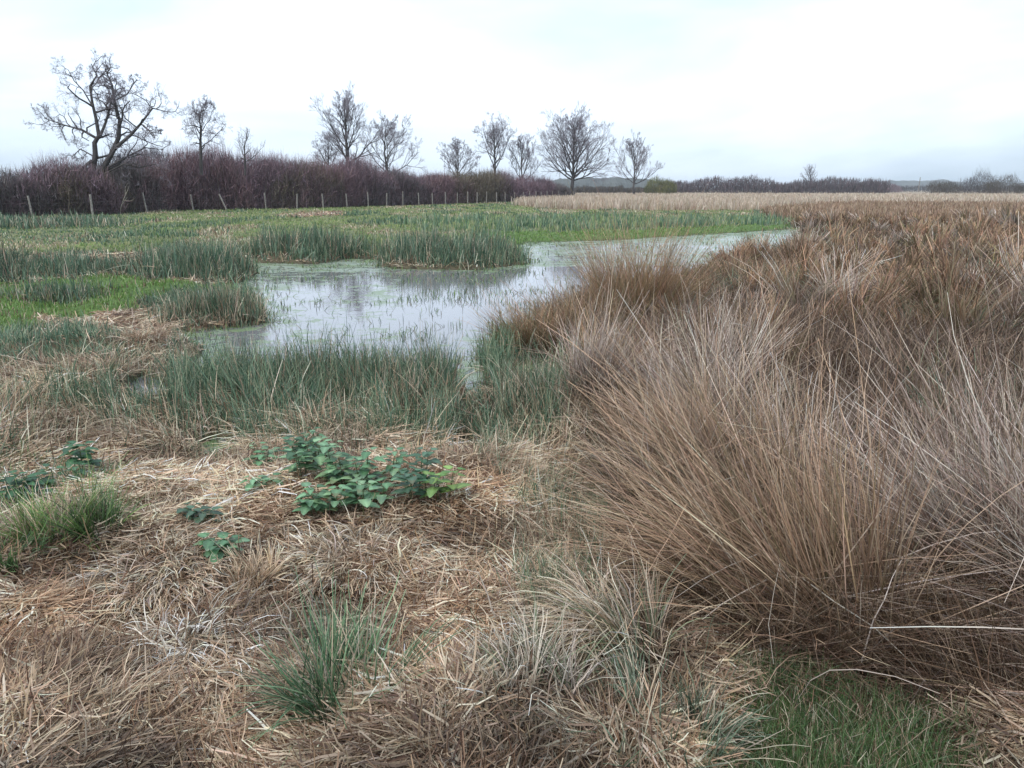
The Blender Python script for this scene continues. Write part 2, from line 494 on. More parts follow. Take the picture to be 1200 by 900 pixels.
# ================================================================== trees
def tube_mesh(name, segs, sides=5, smooth=True):
    """segs: (p0, p1, r0, r1)"""
    P0 = np.array([s[0] for s in segs]); P1 = np.array([s[1] for s in segs])
    R0 = np.array([s[2] for s in segs]); R1 = np.array([s[3] for s in segs])
    d = P1 - P0; ln = np.linalg.norm(d, axis=1, keepdims=True); d = d / np.maximum(ln, 1e-6)
    ref = np.where(np.abs(d[:, 2:3]) < 0.9, np.array([[0, 0, 1.0]]), np.array([[1.0, 0, 0]]))
    a = np.cross(d, ref); a /= np.linalg.norm(a, axis=1, keepdims=True); b = np.cross(d, a)
    th = np.arange(sides) * 2 * math.pi / sides
    ring = a[:, None] * np.cos(th)[None, :, None] + b[:, None] * np.sin(th)[None, :, None]
    V0 = P0[:, None] + ring * R0[:, None, None]
    V1 = (P1 + d * R1[:, None] * 0.5)[:, None] + ring * R1[:, None, None]
    V = np.concatenate([V0, V1], 1).reshape(-1, 3)
    k = np.arange(sides); kn = (k + 1) % sides
    q = np.stack([k, kn, kn + sides, k + sides], 1)
    Q = (np.arange(len(segs)) * 2 * sides)[:, None, None] + q[None]
    return raw_mesh(name, V, Q.reshape(-1, 4), None, smooth)

def rotv(v, axis, ang):
    axis = axis / (np.linalg.norm(axis) + 1e-9)
    return v * math.cos(ang) + np.cross(axis, v) * math.sin(ang) + axis * np.dot(axis, v) * (1 - math.cos(ang))

class Tree:
    def __init__(s, seed, gnarl=0.15, up=0.12, spread=0.75, ratio=0.62, minr=0.012, kids=(3, 4), maxlev=4, droop=0.0):
        s.r = random.Random(seed); s.limbs = []; s.twigs = []
        s.gnarl, s.up, s.spread, s.ratio, s.minr, s.kids, s.maxlev, s.droop = gnarl, up, spread, ratio, minr, kids, maxlev, droop
    def rv(s): return np.array([s.r.gauss(0, 1) for _ in range(3)])
    def put(s, a, b, r0, r1, lev):
        (s.limbs if lev <= 1 else s.twigs).append((a, b, r0, r1))
    def branch(s, p, d, L, r, lev):
        n = 5 if lev <= 1 else (4 if lev == 2 else 3)
        pts = [p]; dirs = []; rad = [r]
        for k in range(n):
            d = d + s.rv() * s.gnarl * (1.0 + 0.25 * lev) + np.array([0, 0, s.up - s.droop * lev])
            d = d / np.linalg.norm(d)
            q = pts[-1] + d * L / n
            pts.append(q); dirs.append(d); rad.append(max(s.minr * (0.6 if lev < 3 else 0.38), r * (1 - 0.62 * (k + 1) / n)))
            s.put(pts[-2], q, rad[-2], rad[-1], lev)
        s.kids_of(pts, rad, L, lev)
    def kids_of(s, pts, rad, L, lev, start=0.25, mult=1.0):
        if lev >= s.maxlev: return
        nk = int(round(s.r.randint(*s.kids) * mult))
        n = len(pts) - 1
        for i in range(nk):
            t = start + (1 - start) * (i + s.r.random()) / nk
            k = min(int(t * n), n - 1); f = t * n - k
            q = pts[k] * (1 - f) + pts[k + 1] * f
            dd = pts[k + 1] - pts[k]; dd = dd / (np.linalg.norm(dd) + 1e-9)
            ang = s.spread * (0.6 + 0.7 * s.r.random()) * (1.0 if lev < 2 else 0.8)
            nd = rotv(dd, np.cross(dd, s.rv()), ang)
            rr = max(s.minr * (1.0 if lev < 2 else 0.62), rad[k] * s.ratio * (0.8 + 0.3 * s.r.random()))
            s.branch(q, nd, L * (0.40 + 0.30 * s.r.random()) * (1.2 - 0.5 * t), rr, lev + 1)
    def limb(s, pts, r0, r1, lev=0, mult=2.0, start=0.2):
        """hand-laid main limb, thickness tapering, then side branches"""
        P = [np.array(p, float) for p in pts]
        n = len(P) - 1
        rad = [r0 + (r1 - r0) * k / n for k in range(n + 1)]
        for k in range(n): s.put(P[k], P[k + 1], rad[k], rad[k + 1], lev)
        L = sum(np.linalg.norm(P[k + 1] - P[k]) for k in range(n))
        s.kids_of(P, rad, L * 0.75, lev, start, mult)
    def build(s, name, loc, label, cat='tree', group=None, bark=M_BARK, twig=M_TWIG, spray=1):
        e = empty(name, loc); tag(e, label, cat, group)
        link_mesh('trunk', tube_mesh('trunk', s.limbs, 6), bark, e)
        if s.twigs:
            g = np.random.default_rng(len(s.twigs)); k = spray
            P0 = np.repeat(np.array([q[0] for q in s.twigs]), k, 0); P1 = np.repeat(np.array([q[1] for q in s.twigs]), k, 0)
            d = P1 - P0; ln = np.linalg.norm(d, axis=1, keepdims=True)
            a = P0 + d * g.random((len(d), 1)); nd = d / ln + g.normal(0, 0.30, d.shape); nd[:, 2] += 0.08
            nd /= np.linalg.norm(nd, axis=1, keepdims=True)
            b = a + nd * ln * g.uniform(1.2, 2.6, (len(d), 1))
            fine = [(a[i], b[i], s.minr * 0.34, s.minr * 0.2) for i in range(len(a))]
            link_mesh('crown', tube_mesh('crown', s.twigs + fine, 3), twig, e)
        return e

def px_limbs(base_px, Y, polys, seed, depth=0.5):
    """limb polylines drawn in photo pixels -> metres about the tree base, given real depth"""
    r = random.Random(seed)
    b = at_depth(base_px[0], base_px[1], Y)
    out = []
    for pl in polys:
        dy = r.uniform(-1, 1) * depth
        res = []
        p0 = at_depth(*pl[0], Y)
        for (u, v) in pl:
            p = at_depth(u, v, Y)
            dist = math.hypot(p[0] - p0[0], p[2] - p0[2])
            q = p - b
            q[1] = dy * dist * 0.6
            res.append(q)
        out.append(res)
    return b, out

# -- the old twisted tree at the left
def z8(a, b): return (30 + a / 4.5, 50 + b / 4.5)
def tree_left():
    Y = 51.5
    L = [([(345,840),(348,720),(375,600),(370,530),(388,500)], .27, .19, 0.6),
         ([(388,500),(370,400),(350,320),(335,230),(372,170),(340,110)], .15, .04, 3),
         ([(375,505),(300,460),(210,435),(110,400)], .12, .035, 3),
         ([(395,490),(420,420),(440,340),(450,290),(420,220)], .12, .035, 2.5),
         ([(350,330),(300,250),(250,200),(215,140)], .06, .03, 2),
         ([(350,780),(385,690),(440,600),(485,500),(490,400)], .26, .17, 0.8),
         ([(490,400),(480,300),(480,230),(455,150)], .15, .04, 3.2),
         ([(482,300),(530,270),(560,210),(575,190)], .07, .03, 2),
         ([(478,552),(560,490),(620,430),(690,350),(770,370)], .15, .035, 3),
         ([(620,435),(660,470),(720,480)], .07, .03, 2),
         ([(430,660),(520,600),(600,550),(690,560)], .10, .03, 2.5),
         ([(400,700),(520,640),(600,660),(690,640)], .08, .03, 2.5),
         ([(360,600),(280,560),(230,600)], .06, .03, 2)]
    t = Tree(11, gnarl=0.30, up=0.05, spread=0.95, ratio=0.6, minr=0.010, kids=(3, 4), maxlev=4)
    polys = [[z8(*p) for p in l[0]] for l in L]
    b, lim = px_limbs(polys[0][0], Y, polys, 3)
    base = b.copy(); 
    for k, (l, P) in enumerate(zip(L, lim)):
        if k in (0, 5):
            for q in P: q[1] = 0.15 * (1 if k else -1)
        t.limb(P, l[1] * 0.78, l[2] * 0.6, 0, l[3] * 1.2)
    e = t.build('bare_tree', (b[0], b[1], 0), 'large crooked bare tree with twin twisted trunks, tallest at the left end of the hedge',
            group='bare trees along the hedge')
    for ch in e.children: ch.location.z = b[2]
tree_left()

def tree_auto(base, top, width, Y, seed, label, trunkf=0.35, nlimb=6, gnarl=0.12, up=0.10, spread=0.62, r0=None,
              kids=(3, 4), maxlev=4, minr=0.02, name='bare_tree', fork=0.5, group='bare trees along the hedge', flat=False, lean=0.0, mult=2.6):
    """tree whose base/top are photo pixels; trunk then fan of limbs filling a rounded crown"""
    b = at_depth(base[0], base[1], Y); tp = at_depth(base[0] + lean, top, Y)
    H = tp[2] - b[2]; Wd = width / F * Y
    r0 = r0 or H * 0.022
    t = Tree(seed, gnarl=gnarl, up=up, spread=spread, minr=minr, kids=kids, maxlev=maxlev)
    rr = random.Random(seed + 1)
    mx = (tp[0] - b[0])
    fork_p = np.array([mx * 0.3, 0, H * trunkf])
    mid = np.array([rr.uniform(-.1, .1) * H * 0.2, rr.uniform(-.1, .1) * H * .2, H * trunkf * 0.5])
    t.limb([(0, 0, 0), mid, fork_p], r0, r0 * 0.72, 0, 0.5, 0.6)
    lead = [fork_p, fork_p + np.array([mx * .25, 0, (H * .9 - fork_p[2]) * 0.35]) + t.rv() * 0.012 * H,
            fork_p + np.array([mx * .5, 0, (H * .9 - fork_p[2]) * 0.7]) + t.rv() * 0.016 * H, np.array([mx, 0, H * 0.80])]
    for k in range(nlimb):
        az = 2.4 * k + rr.uniform(-.3, .3)
        f0 = (k + 0.5) / nlimb                       # low limbs first, higher ones further up the leader
        phi = math.radians(4 + 78 * f0 ** 0.9); zc0 = H * (trunkf + 0.14)
        rad = Wd * 0.5 * math.cos(phi) * rr.uniform(0.62, 0.80)
        if f0 < 0.4: s0 = mid * (1 - f0 * 2.5) * 0.5 + fork_p * (1 - (1 - f0 * 2.5) * 0.5)
        else:
            q = (f0 - 0.4) / 0.6 * 1.9; i0 = int(q)
            s0 = lead[i0] * (1 - (q - i0)) + lead[i0 + 1] * (q - i0)
        if flat: zt = H * (0.90 + 0.08 * rr.random())
        else: zt = zc0 + (H - zc0) * math.sin(phi) * rr.uniform(0.74, 0.86)
        end = np.array([mx + rad * math.cos(az), rad * math.sin(az) * 0.9, zt])
        pts = []
        for q in range(6):
            f = q / 5
            p = s0 * (1 - f) + end * f
            p[2] -= math.sin(f * math.pi) * 0.10 * rad
            p = p + t.rv() * gnarl * H * 0.03 * (0 < q < 5)
            pts.append(p)
        t.limb(pts, r0 * (0.42 - 0.22 * f0) * rr.uniform(.8, 1.1), minr * 1.3, 0, mult, 0.15)
    # leader
    t.limb(lead, r0 * 0.66, minr * 1.5, 0, mult * 0.6, 0.1)
    return t.build(name, (b[0], b[1], b[2]), label, group=group)

tree_auto((236,205), 109, 70, 56, 21, 'small bare tree with a tangled crown, right of the crooked twin-trunked tree', 0.42, 6, 0.18, 0.05, 1.09, minr=0.0082, maxlev=4, kids=(3,4))
tree_auto((287,205), 144, 62, 60, 22, 'thin broken bare top poking above the hedge beside the small tangled tree', 0.3, 4, 0.14, 0.05, 0.80, minr=0.0071, maxlev=2, kids=(3,4))
tree_auto((410,235), 103, 98, 80, 23, 'tall slender bare ash with upswept limbs, tallest in the middle of the hedge', 0.42, 9, 0.08, 0.07, 0.57, r0=0.26, minr=0.0102, maxlev=4, kids=(3,4), lean=-8)
tree_auto((384,225), 148, 84, 88, 24, 'low wide bare tree with level side branches, left of the tall ash', 0.25, 7, 0.11, 0.0, 1.04, r0=0.16, minr=0.0092, maxlev=4, kids=(3,4))
tree_auto((455,228), 130, 104, 92, 25, 'rounded bare tree close behind the right side of the tall ash', 0.3, 9, 0.09, 0.06, 0.69, r0=0.2, minr=0.0102, maxlev=4, kids=(3,4), lean=-4)
tree_auto((536,225), 160, 62, 115, 27, 'pale round-headed bare tree standing alone in the hedge gap', 0.3, 8, 0.08, 0.08, 0.69, r0=0.2, minr=0.0122, maxlev=4, kids=(3,4))
tree_auto((580,228), 146, 62, 120, 28, 'flat-topped bare tree with clean lower stems, left of the upright tree', 0.45, 8, 0.10, 0.05, 0.80, r0=0.24, minr=0.0122, maxlev=4, kids=(3,4), flat=True)
tree_auto((612,228), 154, 58, 122, 29, 'upright bare tree just right of the flat-topped tree', 0.25, 8, 0.07, 0.12, 0.57, r0=0.2, minr=0.0122, maxlev=4, kids=(3,4))
tree_auto((672,231), 124, 112, 140, 30, 'big bare tree with a dense round crown at the far end of the fence', 0.24, 22, 0.06, 0.04, 0.63, r0=0.40, minr=0.0133, maxlev=4, kids=(3,4))
tree_auto((743,228), 157, 76, 165, 31, 'airy fan-shaped bare tree right of the big round tree', 0.22, 10, 0.06, 0.09, 0.57, r0=0.26, minr=0.0143, maxlev=4, kids=(3,4))
tree_auto((950,224), 190, 26, 330, 32, 'lone small far tree rising above the distant hedge line', 0.3, 9, 0.07, 0.08, 0.69, r0=0.3, minr=0.0255, maxlev=2, kids=(3,4), group=None)

# ================================================================== bare shrubs of the hedge
def shrub_mesh(seed, W, H, n, cols, depth=3.2, wmul=1.0, base_dark=True):
    """many-stemmed bare shrub: stems fan up, forking twigs thin out towards the top"""
    g = np.random.default_rng(seed)
    global rng
    save = rng; rng = g
    B = Blades()
    lump = lambda x: 0.62 + 0.44 * vnoise(x, x * 0, 0.6, seed) + 0.22 * vnoise(x, x * 0, 1.9, seed + 1)
    x = U(-W / 2, W / 2, n); y = U(-depth / 2, depth / 2, n)
    edge = 1 - 0.5 * np.abs(x / (W / 2)) ** 3
    top = H * lump(x) * edge * (1 - 0.25 * np.abs(y / (depth / 2)) ** 2)
    # start anywhere in the volume, bottom-heavy; short twigs towards the outside
    z = top * U(0, 0.90, n)
    L = np.minimum(U(0.35, 1.1, n), (top - z) * 1.05 + 0.25)
    az = U(0, 2 * math.pi, n)
    lean = np.abs(N(0.65, 0.45, n))
    cb = pal(cols, n, 0.3) * (0.6 + 0.7 * vnoise(x, z, 0.8, seed + 3))[:, None]; ct = cb * np.array([1.22, 1.12, 1.15])
    B.add(x, y, z, L, U(0.018, 0.038, n) * wmul, az, lean, N(0.0, 0.4, n), cb, ct, nseg=3, wob=0.5, clamp=False)
    m = int(n * 0.20)                               # long wands sticking out of the top
    x = U(-W / 2, W / 2, m); y = U(-depth / 2, depth / 2, m)
    top = H * lump(x) * (1 - 0.35 * np.abs(x / (W / 2)) ** 3)
    z = top * U(0.45, 0.85, m)
    cb = pal(cols, m, 0.2)
    B.add(x, y, z, top * U(0.14, 0.36, m), U(0.010, 0.022, m) * wmul, U(0, 6.28, m), np.abs(N(0.1, 0.4, m)), N(0, 0.2, m), cb, cb, nseg=3, wob=0.2, clamp=False)
    st = Blades(); k = 60
    x = U(-W / 2, W / 2, k); y = U(-depth / 2, depth / 2, k); z = np.zeros(k)
    cb = pal([(0.07, 0.06, 0.055), (0.10, 0.085, 0.075)], k)
    st.add(x, y, z, H * U(0.5, 0.8, k), U(0.04, 0.09, k), U(0, 6.28, k), np.abs(N(0.1, 0.12, k)), N(0.1, 0.2, k), cb, cb, nseg=4, wob=0.2, clamp=False)
    rng = save
    return st.mesh('stems'), B.mesh('twigs')

PURP = [(0.173, 0.121, 0.145), (0.208, 0.138, 0.155), (0.144, 0.11, 0.131), (0.259, 0.186, 0.2)]
REDP = [(0.223, 0.142, 0.153), (0.181, 0.121, 0.143), (0.264, 0.184, 0.183)]
DULL = [(0.131, 0.119, 0.121), (0.163, 0.142, 0.138), (0.111, 0.101, 0.103)]
OLVS = [(0.15,0.13,0.09),(0.19,0.16,0.11),(0.12,0.10,0.085)]
GORS = [(0.13,0.15,0.045),(0.18,0.17,0.05),(0.08,0.10,0.04)]

FENCE = [(-110,262),(-35,259),(39,257),(109,255),(173,251.5),(227,248.5),(267,248),(312,247),(348,246.2),(379,245.4),(407,244.6),
         (432,243.8),(453,243.1),(472,242.4),(491,241.7),(507,241.1),(522,240.5),(536,240.0),(548,239.5),(559,239.1),
         (570,238.7),(582,238.2),(592,237.8),(603,237.3),(613,236.8),(621,236.4),(628,236.0),(634,235.7),(641,235.3),(647,235.0),(654,234.6),(663,234.1),(672,233.6)]
FW = [ground_pt(*p) for p in FENCE]
FX = np.array([p[0] for p in FW]); FY = np.array([p[1] for p in FW]); FU = np.array([p[0] for p in FENCE], float)
def fence_at(u): return np.interp(u, FU, FX), np.interp(u, FU, FY)

shrub_bank = [shrub_mesh(s, 7.0, 4.0, 7500, c) for s, c in ((101, PURP), (102, REDP), (103, DULL), (104, PURP), (105, OLVS))]
def hedge_shrub(u, top, bank, label, wide=1.0, back=2.6):
    x, y = fence_at(u)
    x2, y2 = fence_at(u + 6)
    ang = math.atan2(y2 - y, x2 - x)
    dx, dy = -math.sin(ang), math.cos(ang)
    x += dx * back; y += dy * back
    Ht = (222 - top) / F * y + CAM_H
    e = empty('hedge_shrub', (x, y, 0.0))
    e.rotation_euler[2] = ang + (math.pi if (len(label) % 2) else 0)
    e.scale = (wide, 1.0, Ht / 4.0)
    st, tw = shrub_bank[bank]
    for nm, me in (('stems', st), ('twigs', tw)):
        o = bpy.data.objects.new(nm, me); scene.collection.objects.link(o); o.parent = e
        if not me.materials: me.materials.append(M_SHRUB)
    tag(e, label, 'shrub', 'bare shrubs forming the hedge behind the fence')
HS = [(-60,194,0,'dusky bare shrub where the hedge meets the left edge of the photo'),
      (-8,196,2,'dull brown bare shrub left of the first fence post, thin at its top'),
      (42,198,2,'dull bare shrub behind the first fence post, with loose wispy twigs against the sky'),
      (92,192,0,'purple-brown bare shrub wrapped round the foot of the crooked twin-trunked tree'),
      (140,192,4,'olive-tinged bare shrub behind the pale dead branch'),
      (178,181,2,'dark dense bare shrub behind the pale upright fence post'),
      (212,178,1,'tall reddish bare shrub under the small tangled tree'),
      (246,178,1,'tall reddish-purple bare shrub directly behind the leaning fence post'),
      (280,180,0,'tall purple bare shrub below the thin broken treetop'),
      (313,186,0,'purple bare shrub just right of the thin broken treetop'),
      (345,189,0,'purple bare shrub with an even top midway between the leaning post and the tall ash'),
      (376,188,4,'olive-tinged bare shrub below the low tree with level branches'),
      (404,189,1,'dark reddish bare shrub at the foot of the tall slender ash'),
      (430,191,3,'purple bare shrub in the dip between the tall ash and the rounded tree'),
      (456,192,0,'plum-brown bare shrub under the rounded tree'),
      (480,198,2,'dull bare shrub where the hedge top steps down right of the rounded tree'),
      (502,204,3,'low purple bare shrub in the gap left of the pale round-headed tree'),
      (524,204,1,'low reddish bare shrub under the left side of the pale round-headed tree'),
      (546,205,1,'low dark red bare shrub between the pale round-headed tree and the flat-topped tree'),
      (568,200,4,'olive bare shrub around the stems of the flat-topped tree'),
      (590,197,4,'olive-brown bare shrub between the flat-topped tree and the upright tree'),
      (612,204,0,'purple bare shrub under the upright tree'),
      (632,208,3,'low purple bare shrub left of the big round tree'),
      (670,214,2,'stunted dull shrub ending the hedge at the foot of the big round tree'),
      (652,210,0,'low purple bare shrub, second from the far end of the hedge')]
for u, top, bk, lab in HS:
    x, y = fence_at(u)
    hedge_shrub(u, top, bk, lab, wide=(1.0 if u < 300 else 1.15) if u < 480 else 1.6)

def bush(u, base, top, width, Y, cols, seed, label, name='far_bush', n=2600, wmul=2.0, cat='bush', group=None):
    b = at_depth(u, base, Y)
    Ht = (base - top) / F * Y; Wd = width / F * Y
    st, tw = shrub_mesh(seed, Wd, Ht, n, cols, depth=Wd * 0.7, wmul=wmul)
    st.materials.append(M_SHRUB); tw.materials.append(M_SHRUB)
    e = empty(name, (b[0], Y, max(0, b[2] - 0.3)))
    for nm, me in (('stems', st), ('twigs', tw)):
        o = bpy.data.objects.new(nm, me); scene.collection.objects.link(o); o.parent = e
    tag(e, label, cat, group)
bush(774, 226, 207, 34, 200, GORS, 201, 'yellow-green gorse bush at the left end of the distant hedge line', 'gorse_bush')
bush(1105, 226, 210, 34, 260, [tuple(0.55 * q for q in c) for c in OLVS], 202, 'small rounded dark bush alone right of the leaning pole', n=2600)
bush(1148, 226, 199, 38, 240, [tuple(0.55 * q for q in c) for c in DULL], 203, 'tall grey-brown bare bush near the right edge of the horizon')
bush(1178, 226, 206, 44, 230, [tuple(0.55 * q for q in c) for c in OLVS], 204, 'broad olive bush right of the tall grey-brown bush')
bush(1222, 226, 208, 44, 230, [tuple(0.55 * q for q in c) for c in DULL], 205, 'dull bare bush cut by the right edge of the photo')
bush(1040, 225, 214, 26, 420, PURP, 206, 'tiny far bush between the distant hedge line and the leaning pole', wmul=3.5)

def far_hedge():
    """far-off hedgerow read as one mass"""
    B = Blades(); n = 30000
    def row(u0, u1, Y, topf, n, cols, w):
        u = U(u0, u1, n); top = topf(u) 
        x = (u - 600) / F * Y * 1.02; y = Y + N(0, 2.5, n)
        Ht = (223 - top) / F * Y * (0.8 + 0.45 * vnoise(u, u * 0, 0.16, 7)) * (0.75 + 0.5 * vnoise(u, u * 0, 0.6, 9))
        z = Ht * U(0, 0.85, n)
        cb = pal(cols, n, 0.2) * 0.62
        B.add(x, y, z, np.minimum(U(1, 2.5, n), Ht - z + 0.4), w * U(0.6, 1.3, n), U(0, 6.28, n), np.abs(N(0.3, 0.3, n)), N(0, .3, n), cb, cb, nseg=2, wob=0.3, clamp=False)
    row(765, 1018, 300, lambda u: 208.5 + 1.5 * np.sin(u * 0.05), 15000, DULL + PURP, 0.13)
    row(640, 770, 260, lambda u: 216 + 0 * u, 6000, DULL + OLVS, 0.11)
    row(1010, 1300, 520, lambda u: 216.5 + 0 * u, 7000, DULL, 0.2)
    o = link_mesh('far_hedgerow', B.mesh('far_hedgerow'), M_SHRUB)
    tag(o, 'long dark far-off hedgerow of bare bushes along the horizon behind the pale reeds', 'hedgerow', kind='stuff')
far_hedge()

# leaning pole on the horizon
pb, pt = at_depth(1076, 225, 250), at_depth(1078.5, 208, 250)
pole = link_mesh('pole', tube_mesh('pole', [(np.zeros(3), (pt - pb) * 0.5, 0.16, 0.14), ((pt - pb) * 0.5, pt - pb, 0.14, 0.11)], 8), M_POST, None, (pb[0], 250, max(0, pb[2])))
tag(pole, 'thin leaning wooden pole standing alone on the horizon at the right', 'pole')

# pale dead branch among the hedge foot
def dead_branch():
    t = Tree(5, 0.2, 0.0, 0.7, minr=0.012, kids=(1, 2), maxlev=1)
    Y = float(fence_at(145)[1]) - 0.6
    b, lim = px_limbs((141, 255), Y, [[(141,255),(142,245),(145,236),(150,226),(152,220)], [(143.5,241),(147,236),(149,233)]], 1, 0.1)
    for P, r in zip(lim, (0.035, 0.02)): t.limb(P, r, 0.014, 0, 1.0)
    o = link_mesh('dead_branch', tube_mesh('dead_branch', t.limbs + t.twigs, 5), M_PALE, None, (b[0], b[1], 0.0))
    tag(o, 'pale bare dead branch curving up between the second and third fence posts from the left', 'branch')
dead_branch()

# ================================================================== the fence
def build_fence():
    r = random.Random(4)
    o0 = FW[3]
    e = empty('wire_fence', (o0[0], o0[1], 0))
    tag(e, 'long wire stock fence on weathered wooden posts running along the foot of the hedge', 'fence')
    tops = []
    for i, p in enumerate(FW):
        lean = (r.gauss(0, 0.04), r.gauss(0, 0.04)); hgt = 1.32 + r.gauss(0, 0.05)
        if FENCE[i][0] == 267: lean = (-0.42, 0.0); hgt = 1.3
        if FENCE[i][0] == 173: lean = (-0.12, 0.0); hgt = 1.42
        if FENCE[i][0] in (227, 39): lean = (-0.09, 0.0)
        a = np.array([p[0] - o0[0], p[1] - o0[1], -0.1])
        b = a + np.array([lean[0] * hgt, lean[1] * hgt, hgt + 0.1])
        rad = 0.055 + r.random() * 0.02
        segs = [(a, a * .5 + b * .5, rad, rad * .97), (a * .5 + b * .5, b, rad * .97, rad * .92),
                (b, b + np.array([0, 0, 0.012]), rad * .92, 0.01)]
        po = link_mesh('post', tube_mesh('post', segs, 8), M_POST, e)
        if FENCE[i][0] == 267: po['label'] = 'fence post leaning well over to the left'
        tops.append((a, b))
    for hh in (1.22, 1.02):
        segs = []
        for (a0, b0), (a1, b1) in zip(tops[:-1], tops[1:]):
            p0 = a0 + (b0 - a0) * hh / 1.42; p1 = a1 + (b1 - a1) * hh / 1.42
            n = 4
            q = [p0 * (1 - k / n) + p1 * k / n - np.array([0, 0, 0.05 * math.sin(math.pi * k / n)]) for k in range(n + 1)]
            segs += [(q[k], q[k + 1], 0.004, 0.004) for k in range(n)]
        link_mesh('wire', tube_mesh('wire', segs, 4), M_WIRE, e)
    segs = []
    for (a0, b0), (a1, b1) in zip(tops[:-1], tops[1:]):
        for zz in (0.12, 0.25, 0.40, 0.56, 0.74, 0.9):
            p0 = a0 + (b0 - a0) * (zz + .1) / 1.42; p1 = a1 + (b1 - a1) * (zz + .1) / 1.42
            segs.append((p0, p1, 0.003, 0.003))
        D = np.linalg.norm(a1 - a0); n = max(2, int(D / 0.3))
        for k in range(n):
            f = k / n
            p0 = a0 * (1 - f) + a1 * f; d = (b0 - a0) * (1 - f) + (b1 - a1) * f
            segs.append((p0 + d * .15, p0 + d * 0.7, 0.0025, 0.0025))
    link_mesh('netting', tube_mesh('netting', segs, 3), M_WIRE, e)
build_fence()

# ================================================================== ground cover (uncountable)
def sample_polar(n, r0, r1, power=1.0, half=43):
    t = rng.random(n) ** power
    r = r0 * (r1 / r0) ** t
    a = np.radians(U(-half, half, n))
    return r * np.sin(a), r * np.cos(a), r

def lod(r, wmin, k=0.0011): return np.maximum(wmin, r * k)
# places where the growth is low: in front of the channel, the puddles and the mud
LOW = [(235,405,50,26,.4), (557,484,26,34,.3), (172,470,40,26,.08), (256,534,28,20,.12), (546,538,22,22,.15), (695,595,30,32,.2), (620,455,45,18,.45), (255,425,60,30,.5), (300,440,40,16,.6)]
def low(u, v):
    f = np.ones(np.shape(u))
    for a, b, c, d, k in LOW:
        f = np.where(((u - a) / c) ** 2 + ((v - b) / d) ** 2 < 1, np.minimum(f, k), f)
    return f

